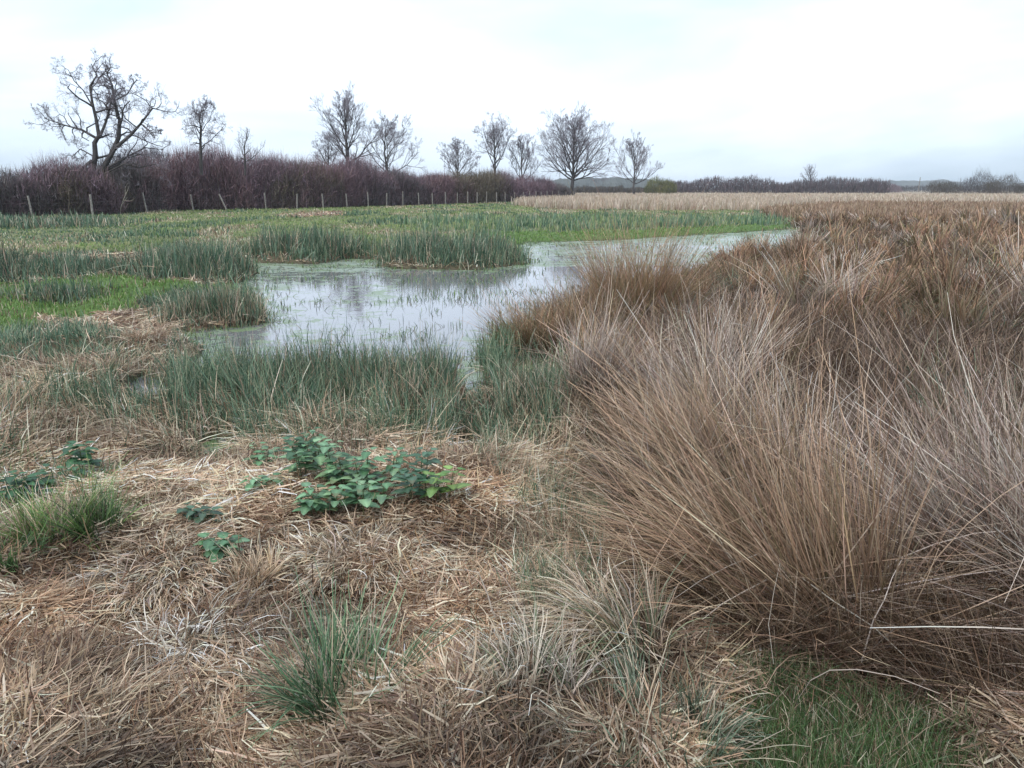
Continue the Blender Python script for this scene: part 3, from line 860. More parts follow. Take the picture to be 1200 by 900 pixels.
def ground_cover():
    objs = {k: Blades() for k in ('dry_grass', 'mixed_grass', 'rushes', 'short_grass', 'pasture', 'reeds', 'brown_rushes', 'water_grass')}
    x, y, r = sample_polar(680000, 1.35, 230, 1.05)
    c, w, u, v = cover(x, y)
    z = ground_z(x, y, w)
    nA = fbm(x, y, 0.9, 40); nB = fbm(x, y, 2.6, 41); flow = vnoise(x, y, 0.9, 42) * 9 + vnoise(x, y, 3, 43) * 3
    def sel(m): return np.nonzero(m)[0]
    # flattened straw: brown, tan, pale
    i = sel(((c == C['THATCH']) | (c == C['DRY'])) )
    n = len(i)
    k = (nB[i] - 0.5) * 1.6 + (nA[i] - 0.5) * 1.2
    cb = pal(STRAW, n, 0.15, STRAW_W) * (np.clip(1.12 + k * 1.1, 0.6, 1.6) * (1 - 0.5 * np.clip((fbm(x[i], y[i], 2.0, 88) - 0.55) * 7, 0, 1)))[:, None]
    red = np.clip((0.46 - nA[i]) * 6, 0, 1)[:, None]
    cb = cb * (1 - red) + cb * np.array([0.88, 0.72, 0.62]) * red
    tall = rng.random(n) < 0.05
    L = U(0.04, 0.18, n); lean = np.where(tall, np.abs(N(0.6, 0.3, n)), N(1.45, 0.14, n))
    objs['dry_grass'].add(x[i], y[i], z[i] + U(0, 0.02, n), L, lod(r[i], 0.0036) * U(0.6, 1.7, n), flow[i] + N(0, 0.9, n), lean, N(0.2, 0.3, n),
                          cb, cb * 1.12, nseg=3, wob=0.3, kink=0.06, floor=z[i], settle=0.025, tip=0.5)
    # a little live green in the straw
    i = sel((c == C['THATCH']) & (nA > 0.56) & (rng.random(len(x)) < 0.25))
    n = len(i); cb = pal(RUSHG + GREEND, n)
    objs['mixed_grass'].add(x[i], y[i], z[i], U(0.05, 0.16, n), lod(r[i], 0.0026), U(0, 6.28, n), np.abs(N(0.4, 0.3, n)), N(0.5, 0.3, n), cb, cb * 1.2, floor=z[i])
    # mixed sward: pale dry stems and grey-green blades
    i = sel(c == C['MIX']); n = len(i)
    # share of green by place
    uu, vv = u[i], v[i]
    g = 0.42 + (nA[i] - 0.5) * 1.6 + (nB[i] - 0.5) * 0.9
    g += np.where(vv < 440, 0.22, 0) - np.where((uu < 120) & (vv > 440), 0.12, 0)
    g -= np.where((uu > 330) & (uu < 540) & (vv > 545), 0.15, 0)
    g += np.where(vv < 525, 0.14, 0.04) + np.where((uu > 200) & (uu < 690) & (vv > 440) & (vv < 530), 0.22, 0) + np.where((uu > 560) & (vv > 530), 0.1, 0)
    g += np.where((uu > 560) & (uu < 660), 0.20, 0)
    g -= np.clip((fbm(x[i], y[i], 1.4, 77) - 0.55) * 5, 0, 0.7)
    green = rng.random(n) < np.clip(g, 0.05, 0.95)
    straw = pal(STRAW, n, 0.15, STRAW_W) * np.clip(1.08 + (nB[i] - 0.5) * 1.6, 0.5, 1.5)[:, None]
    gr = pal(RUSHG, n, 0.15) * 1.12
    cb = np.where(green[:, None], gr, straw)
    flat = (~green) & (rng.random(n) < 0.72)
    L = np.where(flat, U(0.08, 0.28, n), (0.05 + 0.27 * rng.random(n) ** 1.5) * np.clip(0.2 + nA[i] * 1.7, 0.5, 1.5) * np.where((uu > 200) & (vv > 440) & (vv < 530), 1.3, 1)) * low(uu, vv)
    L = np.where((uu > 285) & (uu < 540) & (vv > 545), L * 0.4, L); L = np.where((uu < 230) & (vv < 440), L * 0.6, L)
    lean = np.where(flat, N(1.3, 0.25, n), np.abs(N(0.25, 0.28, n)))
    ct = np.where(green[:, None], gr * 1.25 + (rng.random(n) < 0.3)[:, None] * np.array([0.10, 0.07, 0.04]), straw * 1.12)
    objs['mixed_grass'].add(x[i], y[i], z[i], L, lod(r[i], 0.0028) * U(0.6, 1.3, n), flow[i] + N(0, 1.1, n), lean, N(0.45, 0.35, n), cb, ct,
                            nseg=3, wob=0.2, kink=0.06, floor=z[i])
    # green rush belt and far rush beds
    i = sel((c == C['RUSH'])); n = len(i)
    live = rng.random(n) < 0.6
    cb = np.where(live[:, None], pal(RUSHG, n), pal(STRAW, n, 0.15, STRAW_W) * 0.85)
    ct = np.where(live[:, None], cb * 1.25, cb * 1.1)
    objs['rushes'].add(x[i], y[i], z[i], (0.06 + 0.34 * rng.random(n) ** 1.8) * low(u[i], v[i]), lod(r[i], 0.003) * U(0.7, 1.3, n), U(0, 6.28, n), np.abs(N(0.28, 0.25, n)), N(0.35, 0.35, n), cb, ct,
                       nseg=3, wob=0.15, kink=0.08, floor=z[i])
    i = sel((c == C['RUSHFAR'])); n = len(i)
    live = rng.random(n) < np.clip(0.52 + (nA[i] - 0.5) * 2.2, 0.1, 0.95)
    cb = np.where(live[:, None], pal(RUSHG, n) * 1.25, pal(PAST, n) * 1.1)
    objs['rushes'].add(x[i], y[i], z[i], U(0.10, 0.42, n) * np.clip(2.6 * nA[i] - 0.5, 0.15, 1.3), lod(r[i], 0.003), U(0, 6.28, n), np.abs(N(0.15, 0.15, n)), N(0.2, 0.2, n), cb, cb * 1.25, nseg=2, floor=z[i])
    # bright short grass
    i = sel((c == C['BRIGHT']) | (c == C['PATCH'])); n = len(i)
    dk = (c[i] == C['PATCH'])
    cb = np.where(dk[:, None], pal(GREEND, n), pal(GREEN, n))
    br = rng.random(n) < np.where(dk, 0.30, np.where(v[i] > 330, 0.14, 0.02))
    cb = np.where(br[:, None], pal(STRAW, n) * 0.8, cb)
    objs['short_grass'].add(x[i], y[i], z[i], U(0.03, 0.11, n), lod(r[i], 0.0024) * U(0.7, 1.2, n), U(0, 6.28, n), np.abs(N(0.4, 0.35, n)), N(0.5, 0.4, n), cb, cb * 1.15, nseg=2, floor=z[i])
    # pasture: tufty yellow-green with darker rush tufts and straw patches
    i = sel(c == C['PASTURE']); n = len(i)
    nC = fbm(x[i] * 0.6, y[i] * 0.25, 1.0, 60)
    tuft = nC > 0.63
    strawp = (fbm(x[i] * 0.5, y[i] * 0.22, 1.0, 66) > 0.57)
    cb = pal(PAST, n, 0.12) * np.array([0.95, 1.0, 0.86]) * np.clip(0.62 + nA[i] * 1.0, 0.6, 1.5)[:, None]
    cb = np.where(tuft[:, None] & (rng.random(n) < 0.75)[:, None], pal(RUSHG, n) * 1.1, cb)
    cb = np.where(strawp[:, None] & (rng.random(n) < 0.7)[:, None], pal(STRAW, n, 0.15, STRAW_W) * 0.95, cb)
    L = np.where(tuft, U(0.08, 0.24, n), U(0.03, 0.11, n))
    leftrush = (u[i] < 170) & (v[i] < 292)
    cb = np.where(leftrush[:, None] & (rng.random(n) < 0.55)[:, None], pal(RUSHG, n) * 1.1, cb); L = np.where(leftrush, L * 0.9, L)
    objs['pasture'].add(x[i], y[i], z[i], L, lod(r[i], 0.0028), U(0, 6.28, n), np.abs(N(0.35, 0.3, n)), N(0.4, 0.3, n), cb, cb * 1.15, nseg=2, floor=z[i])
    # far pale reeds
    i = sel((c == C['REED'])); n = len(i)
    cb = pal(REEDC, n, 0.12) * np.clip(0.75 + nA[i] * 0.45 , 0.6, 1.2)[:, None]
    objs['reeds'].add(x[i], y[i], z[i], U(0.35, 0.95, n) * (0.75 + 0.4 * nA[i]), lod(r[i], 0.003), U(0, 6.28, n), np.abs(N(0.15, 0.2, n)), N(0.3, 0.3, n), cb * 0.9, cb * 1.1, nseg=2, floor=z[i])
    i = sel((c == C['TANFAR'])); n = len(i)
    cb = pal(TANS, n, 0.15, TAN_W) * np.clip(0.7 + nA[i] * 0.6, 0.5, 1.3)[:, None]
    objs['brown_rushes'].add(x[i], y[i], z[i], U(0.25, 0.6, n), lod(r[i], 0.003), U(0, 6.28, n), np.abs(N(0.2, 0.2, n)), N(0.3, 0.3, n), cb * 0.85, cb * 1.15, nseg=2, floor=z[i])
    # litter under the tan tussocks
    i = sel((c == C['TAN'])); n = len(i)
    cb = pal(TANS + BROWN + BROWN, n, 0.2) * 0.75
    gg = rng.random(n) < np.clip((nA[i] - 0.5) * 2.2, 0, 0.4)
    cb = np.where(gg[:, None], pal(OLIVE + RUSHG, n), cb)
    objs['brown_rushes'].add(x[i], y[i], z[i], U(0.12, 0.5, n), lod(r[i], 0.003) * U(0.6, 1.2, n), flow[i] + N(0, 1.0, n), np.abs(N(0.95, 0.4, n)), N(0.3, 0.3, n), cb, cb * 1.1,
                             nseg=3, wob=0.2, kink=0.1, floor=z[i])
    # stray grass standing in the shallows
    i = sel((c == C['WATER']) & (r > 4) & (rng.random(len(x)) < np.where(fbm(x, y, 1.6, 71) > 0.57, 0.20, 0.02) + np.where(w < 0.35, 0.22, 0)))
    n = len(i); cb = pal(RUSHG + OLIVE + GREEN, n)
    objs['water_grass'].add(x[i], y[i], np.full(n, WATER_Z), U(0.02, 0.11, n), lod(r[i], 0.0024) * 0.8, U(0, 6.28, n), np.abs(N(0.6, 0.5, n)), N(0.5, 0.4, n), cb, cb * 1.2, nseg=2)
    info = {'dry_grass': (M_STRAW, 'flattened brown and straw-coloured dead grass matting the foreground', 'dry grass'),
            'mixed_grass': (M_STRAW, 'rough sward of pale dead stems mixed with grey-green blades', 'grass'),
            'rushes': (M_RUSH, 'blue-green rushes growing in belts along the edges of the pond', 'rushes'),
            'short_grass': (M_GRASS, 'bright green short wet grass and moss in low patches', 'grass'),
            'pasture': (M_GRASS, 'tufty yellow-green pasture between the pond and the fence', 'grass'),
            'reeds': (M_STRAW, 'wide band of pale straw-coloured reeds below the horizon', 'reeds'),
            'brown_rushes': (M_STRAW, 'tangled brown dead rush litter covering the ground of the right-hand marsh', 'rushes'),
            'water_grass': (M_GRASS, 'thin scattered grass blades poking out of the shallow pond', 'water plants')}
    for k, B in objs.items():
        m, lab, cat = info[k]
        o = link_mesh(k, B.mesh(k), m); tag(o, lab, cat, kind='stuff')

    # dense near layer of straw, thinner and finer
    B = Blades()
    x, y, r = sample_polar(105000, 1.3, 5.5, 0.9, 41)
    c, w, u, v = cover(x, y)
    keep = (c == C['THATCH']) | ((c == C['MIX']) & (rng.random(len(x)) < 0.35))
    x, y, r = x[keep], y[keep], r[keep]; w = w[keep]
    z = ground_z(x, y, w); n = len(x)
    keep = rng.random(n) > 0.6 * np.clip((fbm(x, y, 2.0, 88) - 0.55) * 7, 0, 1)
    x, y, r, z = x[keep], y[keep], r[keep], z[keep]; n = len(x)
    hump = fbm(x, y, 2.6, 41); nA = fbm(x, y, 0.9, 40)
    flow = vnoise(x, y, 1.6, 52) * 9 + vnoise(x, y, 5, 53) * 2
    cb = pal(STRAW, n, 0.16, STRAW_W) * (np.clip(1.15 + (hump - 0.5) * 2.2 + (nA - .5) * .6, 0.55, 1.7) * (1 - 0.5 * np.clip((fbm(x, y, 2.0, 88) - 0.55) * 7, 0, 1)))[:, None]
    B.add(x, y, z + U(0, 0.04, n) * np.clip(hump * 1.6, 0.3, 1.4), U(0.03, 0.20, n), 0.0026 + 0.0075 * rng.random(n) ** 2, flow + N(0, 0.8, n), N(1.46, 0.16, n), N(0.2, 0.3, n),
          cb, cb * 1.12, nseg=3, wob=0.35, kink=0.06, floor=z, settle=0.045, tip=0.5)
    o = link_mesh('straw_litter', B.mesh('straw_litter'), M_STRAW)
    tag(o, 'loose dead straw strewn over the flattened grass nearest the camera', 'dry grass', kind='stuff')
ground_cover()

# ================================================================== rush tussocks
def tussock_blades(B, ox, oy, oz, n, R0, L, spread, lean_az, lean_amt, cols, wts, w, tipc=1.12, nseg=5, flatfrac=0.15, kink=0.06, live=0.0, curl=(0.35, 0.25), basecol=None):
    """stems of one tussock about (ox, oy, oz)"""
    if n > 500:                       # stray pale stems leaning any way
        k = n // 26
        sc = pal([(0.50,0.43,0.35),(0.58,0.51,0.43),(0.40,0.31,0.24)], k, 0.15)
        B.add(ox + N(0, R0, k), oy + N(0, R0, k), np.full(k, oz + 0.02), L * U(0.25, 0.75, k), w * U(0.8, 1.4, k), U(0, 6.28, k), np.abs(N(0.45, 0.35, k)),
              N(0.5, 0.5, k), sc * 0.8, sc * 1.1, nseg=nseg, wob=0.2, kink=0.3, floor=np.full(k, oz))
    rad = R0 * np.sqrt(rng.random(n)); a0 = U(0, 2 * math.pi, n)
    x = ox + rad * np.cos(a0); y = oy + rad * np.sin(a0)
    nb = max(3, n // 40); bi = rng.integers(0, nb, n)      # stems hang together in locks
    bx = N(0, 0.27, nb)[bi]; by = N(0, 0.24, nb)[bi]; bl = U(0.62, 1.14, nb)[bi]; bt = np.clip(N(1, 0.26, nb), 0.5, 1.6)[bi][:, None]
    ba = U(0, 2 * math.pi, nb)[bi]; br = R0 * np.sqrt(rng.random(nb))[bi]; m_ = rng.random(n) < 0.7
    x = np.where(m_, ox + br * np.cos(ba) + N(0, R0 * 0.10, n), x); y = np.where(m_, oy + br * np.sin(ba) + N(0, R0 * 0.10, n), y)
    a0 = np.where(m_, ba, a0); rad = np.where(m_, br, rad)
    # lean = outward spread + prevailing lean
    s = spread * (rad / R0) * U(0.4, 1.2, n) + np.abs(N(0, 0.06, n))
    flat = rng.random(n) < flatfrac
    s = np.where(flat, s + U(0.4, 1.1, n), s)
    vx = bx + s * np.cos(a0 + N(0, 0.35, n)) + lean_amt * math.cos(lean_az) * U(0.5, 1.3, n)
    vy = by + s * np.sin(a0 + N(0, 0.35, n)) + lean_amt * math.sin(lean_az) * U(0.5, 1.3, n)
    lean = np.minimum(np.hypot(vx, vy), 1.5); az = np.arctan2(vy, vx)
    LL = L * np.clip(N(0.74, 0.22, n), 0.15, 1.2) * np.where(flat, 0.8, 1) * bl
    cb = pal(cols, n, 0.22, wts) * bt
    ct = cb * tipc * 1.38; cb = cb * 0.50  # bleached tips; brown bases darkened further, shade of the hollows put into the colour
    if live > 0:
        lv = rng.random(n) < live
        g = pal(OLIVE, n)
        cb = np.where(lv[:, None], g, cb); ct = np.where(lv[:, None], g * 0.5 + ct * 0.6, ct)
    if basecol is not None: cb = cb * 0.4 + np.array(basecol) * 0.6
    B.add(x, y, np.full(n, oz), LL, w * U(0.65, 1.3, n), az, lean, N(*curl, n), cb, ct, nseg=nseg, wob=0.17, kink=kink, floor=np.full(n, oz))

PURPT = [(0.34,0.26,0.205),(0.27,0.20,0.16),(0.42,0.345,0.285),(0.20,0.14,0.11),(0.49,0.42,0.36)]
RUST = [(0.35,0.20,0.12),(0.27,0.155,0.095),(0.40,0.27,0.18),(0.18,0.105,0.07),(0.21,0.165,0.08)]
def tan_marsh():
    """the uncountable mass of dead rush tussocks away from the nearest ones"""
    B = Blades()
    pts = []
    y = 3.7
    while y < 46:
        sp = 0.62 + 0.018 * y
        for x in np.arange(-2, 46, sp):
            if x > y * 0.93 + 1: break
            pts.append((x + rng.normal(0, sp * 0.28), y + rng.normal(0, sp * 0.28)))
        y += sp * 0.9
    P = np.array(pts)
    c, w, u, v = cover(P[:, 0], P[:, 1])
    ok = (c == C['TAN']) & (w < -0.12)
    P = P[ok]; w = w[ok]; u = u[ok]; v = v[ok]; z = ground_z(P[:, 0], P[:, 1], w)
    hx = np.array([h[0] for h in HERO]); hy = np.array([h[1] for h in HERO])
    d = np.min(np.hypot(P[:, 0:1] - hx, P[:, 1:2] - hy), 1)
    wh = vnoise(P[:, 0], P[:, 1], 0.35, 81)
    for k in range(len(P)):
        if d[k] < 0.42: continue
        x, y = P[k]; r = math.hypot(x, y)
        n = int(np.clip(3600 / r ** 1.1, 100, 800))
        Ls = (0.56 + 0.50 * rng.random()) * (0.72 + 0.45 * wh[k]) * (0.85 if r < 9 else 1)
        pd = -w[k]
        if r > 24: Ls *= 0.82
        if r > 12 and pd < 2.5: Ls *= 0.55 + 0.18 * pd
        if rng.random() < 0.12: Ls *= 0.6
        if 900 < u[k] < 1300 and 415 < v[k] < 640: Ls *= 0.34; n = n // 3
        if 600 < u[k] < 930 and 320 < v[k] < 420: Ls *= 0.70
        if 1000 < u[k] < 1300 and 330 < v[k] < 350: Ls *= 0.6
        tone = 0.55 + 0.85 * rng.random()
        purple = rng.random() < 0.55
        cols = (RUST if rng.random() < 0.72 else PURPT) if (v[k] < 470 and u[k] > 700) else (PURPT if purple else TANS)
        cols = [tuple(np.array(q) * tone) for q in cols]
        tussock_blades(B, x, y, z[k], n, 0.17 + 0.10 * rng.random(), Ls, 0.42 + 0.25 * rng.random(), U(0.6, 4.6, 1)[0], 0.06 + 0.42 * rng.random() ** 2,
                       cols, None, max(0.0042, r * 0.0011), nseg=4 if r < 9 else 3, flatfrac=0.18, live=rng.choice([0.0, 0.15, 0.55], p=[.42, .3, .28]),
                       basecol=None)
    o = link_mesh('dead_rushes', B.mesh('dead_rushes'), M_STRAW)
    tag(o, 'sea of knee to waist high brown and tan dead rush tussocks filling the right of the marsh', 'rushes', kind='stuff')

def up(px, py): return ground_pt(px, py)
HERO = []
def tussock(px, py, label, n=1800, R0=0.2, L=1.0, spread=0.5, laz=2.6, lam=0.2, cols=TANS, wts=None, w=0.0036, live=0.1, flat=0.15,
            name='rush_tussock', cat='rush tussock', group='dead rush tussocks on the right', mat=None, skirt=True, nseg=6, curl=(0.35, 0.25), kink=0.06, tipc=1.12, basecol=None):
    p = ground_pt(px, py); z = float(ground_z(np.array([p[0]]), np.array([p[1]]))[0])
    z = max(z, -0.03)
    HERO.append((p[0], p[1]))
    e = empty(name, (p[0], p[1], z)); tag(e, label, cat, group)
    B = Blades()
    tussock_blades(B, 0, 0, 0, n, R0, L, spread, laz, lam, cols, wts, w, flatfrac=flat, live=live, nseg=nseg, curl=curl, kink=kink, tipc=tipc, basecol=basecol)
    link_mesh('stems', B.mesh('stems'), mat or M_STRAW, e)
    if skirt:
        B = Blades(); m = n // 4
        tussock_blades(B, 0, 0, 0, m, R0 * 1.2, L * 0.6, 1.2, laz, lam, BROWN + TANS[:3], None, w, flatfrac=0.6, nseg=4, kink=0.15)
        link_mesh('dead_skirt', B.mesh('dead_skirt'), M_STRAW, e)
    return e

PI = math.pi
# nearest tan tussocks; azimuth: pi = to the left, pi/2 = away from the camera
tussock(965, 768, 'largest foreground tussock, long tan stems sweeping up to the left', 1500, 0.22, 1.16, 0.36, 2.62, 0.58, TANS, TAN_W, 0.0046, 0.12, 0.14, curl=(0.25, 0.35), kink=.1)
tussock(905, 700, 'low tan tussock with stems thrown flat to the left beside the muddy gap', 1300, 0.22, 0.95, 0.35, 2.95, 1.05, TANS, TAN_W, 0.0046, 0.1, 0.25, curl=(0.2, 0.3), kink=.1)
tussock(865, 610, 'loose tan tussock fanning left behind the flattened one', 1200, 0.26, 0.98, 0.40, 2.5, 0.50, TANS, TAN_W, 0.0044, 0.15, 0.16)
tussock(1175, 750, 'pale grey-tan tussock fountaining at the right edge of the foreground', 1600, 0.20, 1.02, 0.36, 2.2, 0.26, PURPT, None, 0.0046, 0.04, 0.15)
tussock(1290, 800, 'pale tussock cut by the lower right edge of the photo', 1200, 0.2, 1.0, 0.34, 2.7, 0.5, PURPT, None, 0.0046, 0.04, 0.12)
tussock(1240, 650, 'grey-tan tussock at the right edge behind the pale fountaining one', 600, 0.2, 0.55, 0.5, 2.2, 0.25, PURPT, None, 0.0046, 0.1, 0.12)
tussock(765, 570, 'thin tan tussock on the left fringe of the brown marsh, beside the mud', 700, 0.2, 0.7, 0.45, 2.0, 0.22, TANS, TAN_W, 0.0042, 0.1, 0.15)
tussock(690, 505, 'reddish tan tussock with stems bowed to the right, beside the narrow water channel', 700, 0.15, 0.82, 0.35, 0.6, 0.22, PURPT, None, 0.0046, 0.05, 0.1)
tussock(915, 600, 'upright pale tan tussock standing behind the largest foreground one', 800, 0.22, 0.74, 0.4, 2.4, 0.42, PURPT, None, 0.0046, 0.08, 0.15)
tussock(820, 535, 'broad straw-tan tussock halfway up the brown marsh', 1000, 0.26, 0.84, 0.45, 2.3, 0.35, PURPT, None, 0.0048, 0.1, 0.15)
tussock(632, 412, 'low brown and olive tussock leaning left over the pond edge', 1300, 0.42, 0.62, 0.55, 2.9, 0.15, RUST, None, 0.005, 0.45, 0.15)
tussock(680, 400, 'brown tussock between the low olive one and the tall upright one', 1200, 0.38, 0.72, 0.45, 2.2, 0.12, RUST, None, 0.005, 0.35, 0.12)
tussock(745, 388, 'tall upright brown tussock, the highest standing against the pond', 2600, 0.44, 1.42, 0.24, 1.6, 0.04, RUST, None, 0.005, 0.45, 0.08)
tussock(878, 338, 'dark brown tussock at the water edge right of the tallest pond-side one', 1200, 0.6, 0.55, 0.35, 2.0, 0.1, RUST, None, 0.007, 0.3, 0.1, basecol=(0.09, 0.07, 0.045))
tan_marsh()

# green rush stands
def stand(poly, label, n, L, name='rush_clump', cols=RUSHG, w=0.004, group='green rush clumps round the pond', lean=(0.18, 0.2), dead=0.14, mat=None, nseg=3, cat='rush clump', tip=1.3):
    PW = np.array([ground_pt(*p)[:2] for p in poly]); c0 = PW.mean(0)
    lo, hi = PW.min(0), PW.max(0)
    x = U(lo[0], hi[0], n * 4); y = U(lo[1], hi[1], n * 4)
    ok = inside(x, y, [tuple(q) for q in PW]) & (fbm(x, y, 3.0, 91) > 0.40) & (seg_dist(x, y, [tuple(q) for q in PW]) * 3 > rng.random(len(x)) * 1.1)
    x, y = x[ok][:n], y[ok][:n]; n = len(x)
    d = seg_dist(x, y, [tuple(q) for q in PW])
    jr = np.clip(np.hypot(x, y) * 0.022, 0.06, 0.4); x = x + N(0, 1, n) * jr; y = y + N(0, 1, n) * jr
    ok = wet(x, y) < 0.10; x, y, d = x[ok], y[ok], d[ok]; n = len(x)
    z = np.maximum(ground_z(x, y), -0.03)
    r = np.hypot(x, y)
    Lx = L * (0.38 + 1.05 * rng.random(n) ** 1.7) * (0.5 + 0.5 * np.clip(d / 0.5, 0, 1)) * (0.45 + 1.0 * fbm(x, y, 2.0, 93))
    su, sv = to_px(x, y); Lx = Lx * low(su, sv)
    B = Blades()
    cb = pal(cols, n, 0.2) * 0.86; ct = cb * tip * 1.12
    dd = rng.random(n) < dead
    s = pal(STRAW, n, 0.15, STRAW_W) * 0.85
    cb = np.where(dd[:, None], s, cb); ct = np.where(dd[:, None], s * 1.1, ct)
    B.add(x - c0[0], y - c0[1], z, Lx, np.maximum(w, r * 0.0010) * U(0.6, 1.2, n), U(0, 6.28, n), np.abs(N(*lean, n)), N(0.25, 0.2, n), cb, ct, nseg=nseg, wob=0.1, kink=0.03, floor=z)
    e = empty(name, (c0[0], c0[1], 0)); tag(e, label, cat, group)
    link_mesh('stems', B.mesh('stems'), mat or M_RUSH, e)
    B = Blades(); m = n // 4
    k = rng.integers(0, n, m)
    cb = pal(BROWN + STRAW[1:3], m) * 0.95
    B.add(x[k] - c0[0], y[k] - c0[1], z[k], U(0.08, 0.22, m), np.maximum(w, r[k] * 0.0012), U(0, 6.28, m), N(1.2, 0.3, m), N(0.3, 0.3, m), cb, cb, nseg=2, floor=z[k])
    link_mesh('dead_skirt', B.mesh('dead_skirt'), M_STRAW, e)
    return e

stand([(296,299),(330,297),(425,295),(430,299),(422,303),(400,305),(300,305)], 'dark green rush clump on the far bank, left of the rounded pond-side island', 5200, 0.50)
stand([(452,307),(464,302),(540,298),(596,301),(612,307),(560,315),(455,313)], 'wide blue-green rush clump jutting into the pond like an island', 5600, 0.48)
stand([(385,304),(402,303),(403,309),(388,310)], 'small rush tuft in the water at the foot of the dark far-bank clump', 500, 0.32)
stand([(168,326),(180,316),(270,314),(292,321),(286,330),(200,336),(170,334)], 'big blue-green rush clump on the left bank with a reddish base', 5600, 0.50)
stand([(28,322),(60,319),(150,319),(160,328),(100,332),(30,334)], 'long low rush clump left of the big left-bank clump', 4140, 0.36)
stand([(-90,322),(-40,318),(18,320),(24,332),(-40,338)], 'dark rush clump cut by the left edge of the photo', 3449, 0.45, cols=[(0.06,0.10,0.07),(0.045,0.075,0.05),(0.09,0.12,0.07)])
stand([(28,358),(50,353),(100,353),(108,358),(70,364)], 'small round rush clump standing in the bright green grass', 1839, 0.32)
stand([(196,376),(230,370),(300,366),(311,372),(300,381),(230,386),(196,384)], 'low rush clump on the brown spit pointing into the pond', 4370, 0.32, dead=0.35)
stand([(-60,264),(-60,274),(150,270),(130,263)], 'blue-green rush bed near the left foot of the fence', 4140, 0.40)
stand([(556,418),(562,406),(592,404),(598,418),(580,424)], 'small bright green rush clump between the water channel and the olive tussock', 1724, 0.36, cols=[(0.075,0.135,0.06),(0.10,0.16,0.07)])
# the belt between camera and pond
BELTG = 'green rush clumps in front of the pond'
stand([(188,452),(206,436),(244,436),(252,462),(212,474)], 'green rush clump right of the little puddle', 620, 0.34, group=BELTG)
stand([(250,468),(262,440),(330,444),(335,480),(290,492)], 'green rush clump at the left end of the belt before the pond', 2566, 0.50, group=BELTG)
stand([(330,480),(334,448),(400,450),(410,480),(370,494)], 'tall green rush clump below the reflection of the ash', 2566, 0.54, group=BELTG)
stand([(406,486),(410,452),(460,452),(470,486),(440,500)], 'green rush clump with a dark brown tuft at its middle', 2280, 0.52, group=BELTG)
stand([(466,490),(470,452),(535,452),(545,484),(520,500)], 'tall green rush clump on the left bank of the narrow channel', 2566, 0.54, group=BELTG)
stand([(575,500),(580,466),(640,468),(650,512),(610,526)], 'loose green rush clump on the right bank of the narrow channel', 1568, 0.42, group=BELTG, dead=0.25)
stand([(625,640),(640,600),(690,600),(694,644),(660,660)], 'thin upright green rush stems beside the muddy gap', 420, 0.42, group=BELTG, w=0.003, dead=0.1)
stand([(288,560),(300,540),(560,540),(560,575),(420,560)], 'sparse fine green stems standing over the leafy weeds', 500, 0.28, group=None, w=0.0026)

stand([(520,780),(560,650),(700,640),(735,770),(640,800)], 'few thin green rush stems rising singly out of the straw near the middle', 230, 0.30, group=None, w=0.0026, dead=0.1)

# distinct grass tufts
TG = 'grass tufts in the foreground'
def tuft(px, py, label, **k):
    k.setdefault('name', 'grass_tuft'); k.setdefault('cat', 'grass tuft'); k.setdefault('group', TG); k.setdefault('skirt', False)
    return tussock(px, py, label, **k)
GG = RUSHG + [(0.11,0.19,0.10)]
tuft(405, 872, 'blue-green grass tuft at the bottom of the photo, mixed with straw', n=620, R0=0.13, L=0.34, spread=0.55, lam=0.12, laz=1.2, cols=[(0.09,0.17,0.085),(0.13,0.22,0.11),(0.07,0.13,0.07),(0.16,0.25,0.14),(0.42,0.35,0.26)], w=0.0048, live=0, mat=M_GRASS)
tuft(60, 668, 'bright green grass tuft at the left, larger of the pair', n=378, R0=0.15, L=0.285, spread=0.6, cols=GREEN + GREEND[:1] + STRAW[:2], w=0.0046, live=0, mat=M_GRASS)
tuft(115, 655, 'green grass tuft with dark thin stems, right of the brighter one', n=378, R0=0.13, L=0.304, spread=0.7, cols=GREEND + GREEN[:1], w=0.0043, live=0, mat=M_GRASS)
tuft(12, 700, 'low patch of green grass touching the left edge', n=294, R0=0.13, L=0.114, spread=0.6, cols=GREEND, w=0.0041, live=0, mat=M_GRASS)
tuft(1060, 640, 'green grass tuft almost buried in the pale rush stems', n=294, R0=0.16, L=0.427, spread=0.5, cols=RUSHG, w=0.0046, live=0, mat=M_GRASS)
tuft(748, 800, 'straw tuft with green blades at its right side, next to the brown marsh', n=462, R0=0.09, L=0.475, spread=0.35, laz=2.9, lam=0.3, cols=STRAW[:2] + [(0.56,0.50,0.41),(0.13,0.17,0.09)], w=0.0046, live=0, curl=(0.9, 0.4))
tuft(690, 775, 'domed tuft of pale straw arching over to the left', n=630, R0=0.12, L=0.399, spread=0.5, laz=3.1, lam=0.55, cols=STRAW[:2] + [(0.56,0.48,0.38)], w=0.0046, live=0, curl=(1.7, 0.4))
tuft(215, 800, 'pale bleached straw mound, whitest in the lower left', n=1848, R0=0.216, L=0.233, spread=0.9, laz=-1.2, lam=0.4, cols=[(0.58,0.53,0.45),(0.46,0.40,0.31),(0.62,0.57,0.50)], w=0.0056, live=0, curl=(1.7, 0.5), kink=.05)
tuft(190, 700, 'tan straw mound behind the whitest mound', n=1260, R0=0.240, L=0.205, spread=1.0, laz=-1.6, lam=0.35, cols=STRAW[:2] + [(0.54,0.48,0.40)], w=0.0056, live=0, curl=(1.7, 0.5), kink=.05)
tuft(420, 680, 'straw mound below the leafy weeds', n=1260, R0=0.264, L=0.178, spread=1.0, laz=-1.3, lam=0.35, cols=STRAW[:2] + [(0.54,0.48,0.40)], w=0.0053, live=0, curl=(1.7, 0.5), kink=.05)
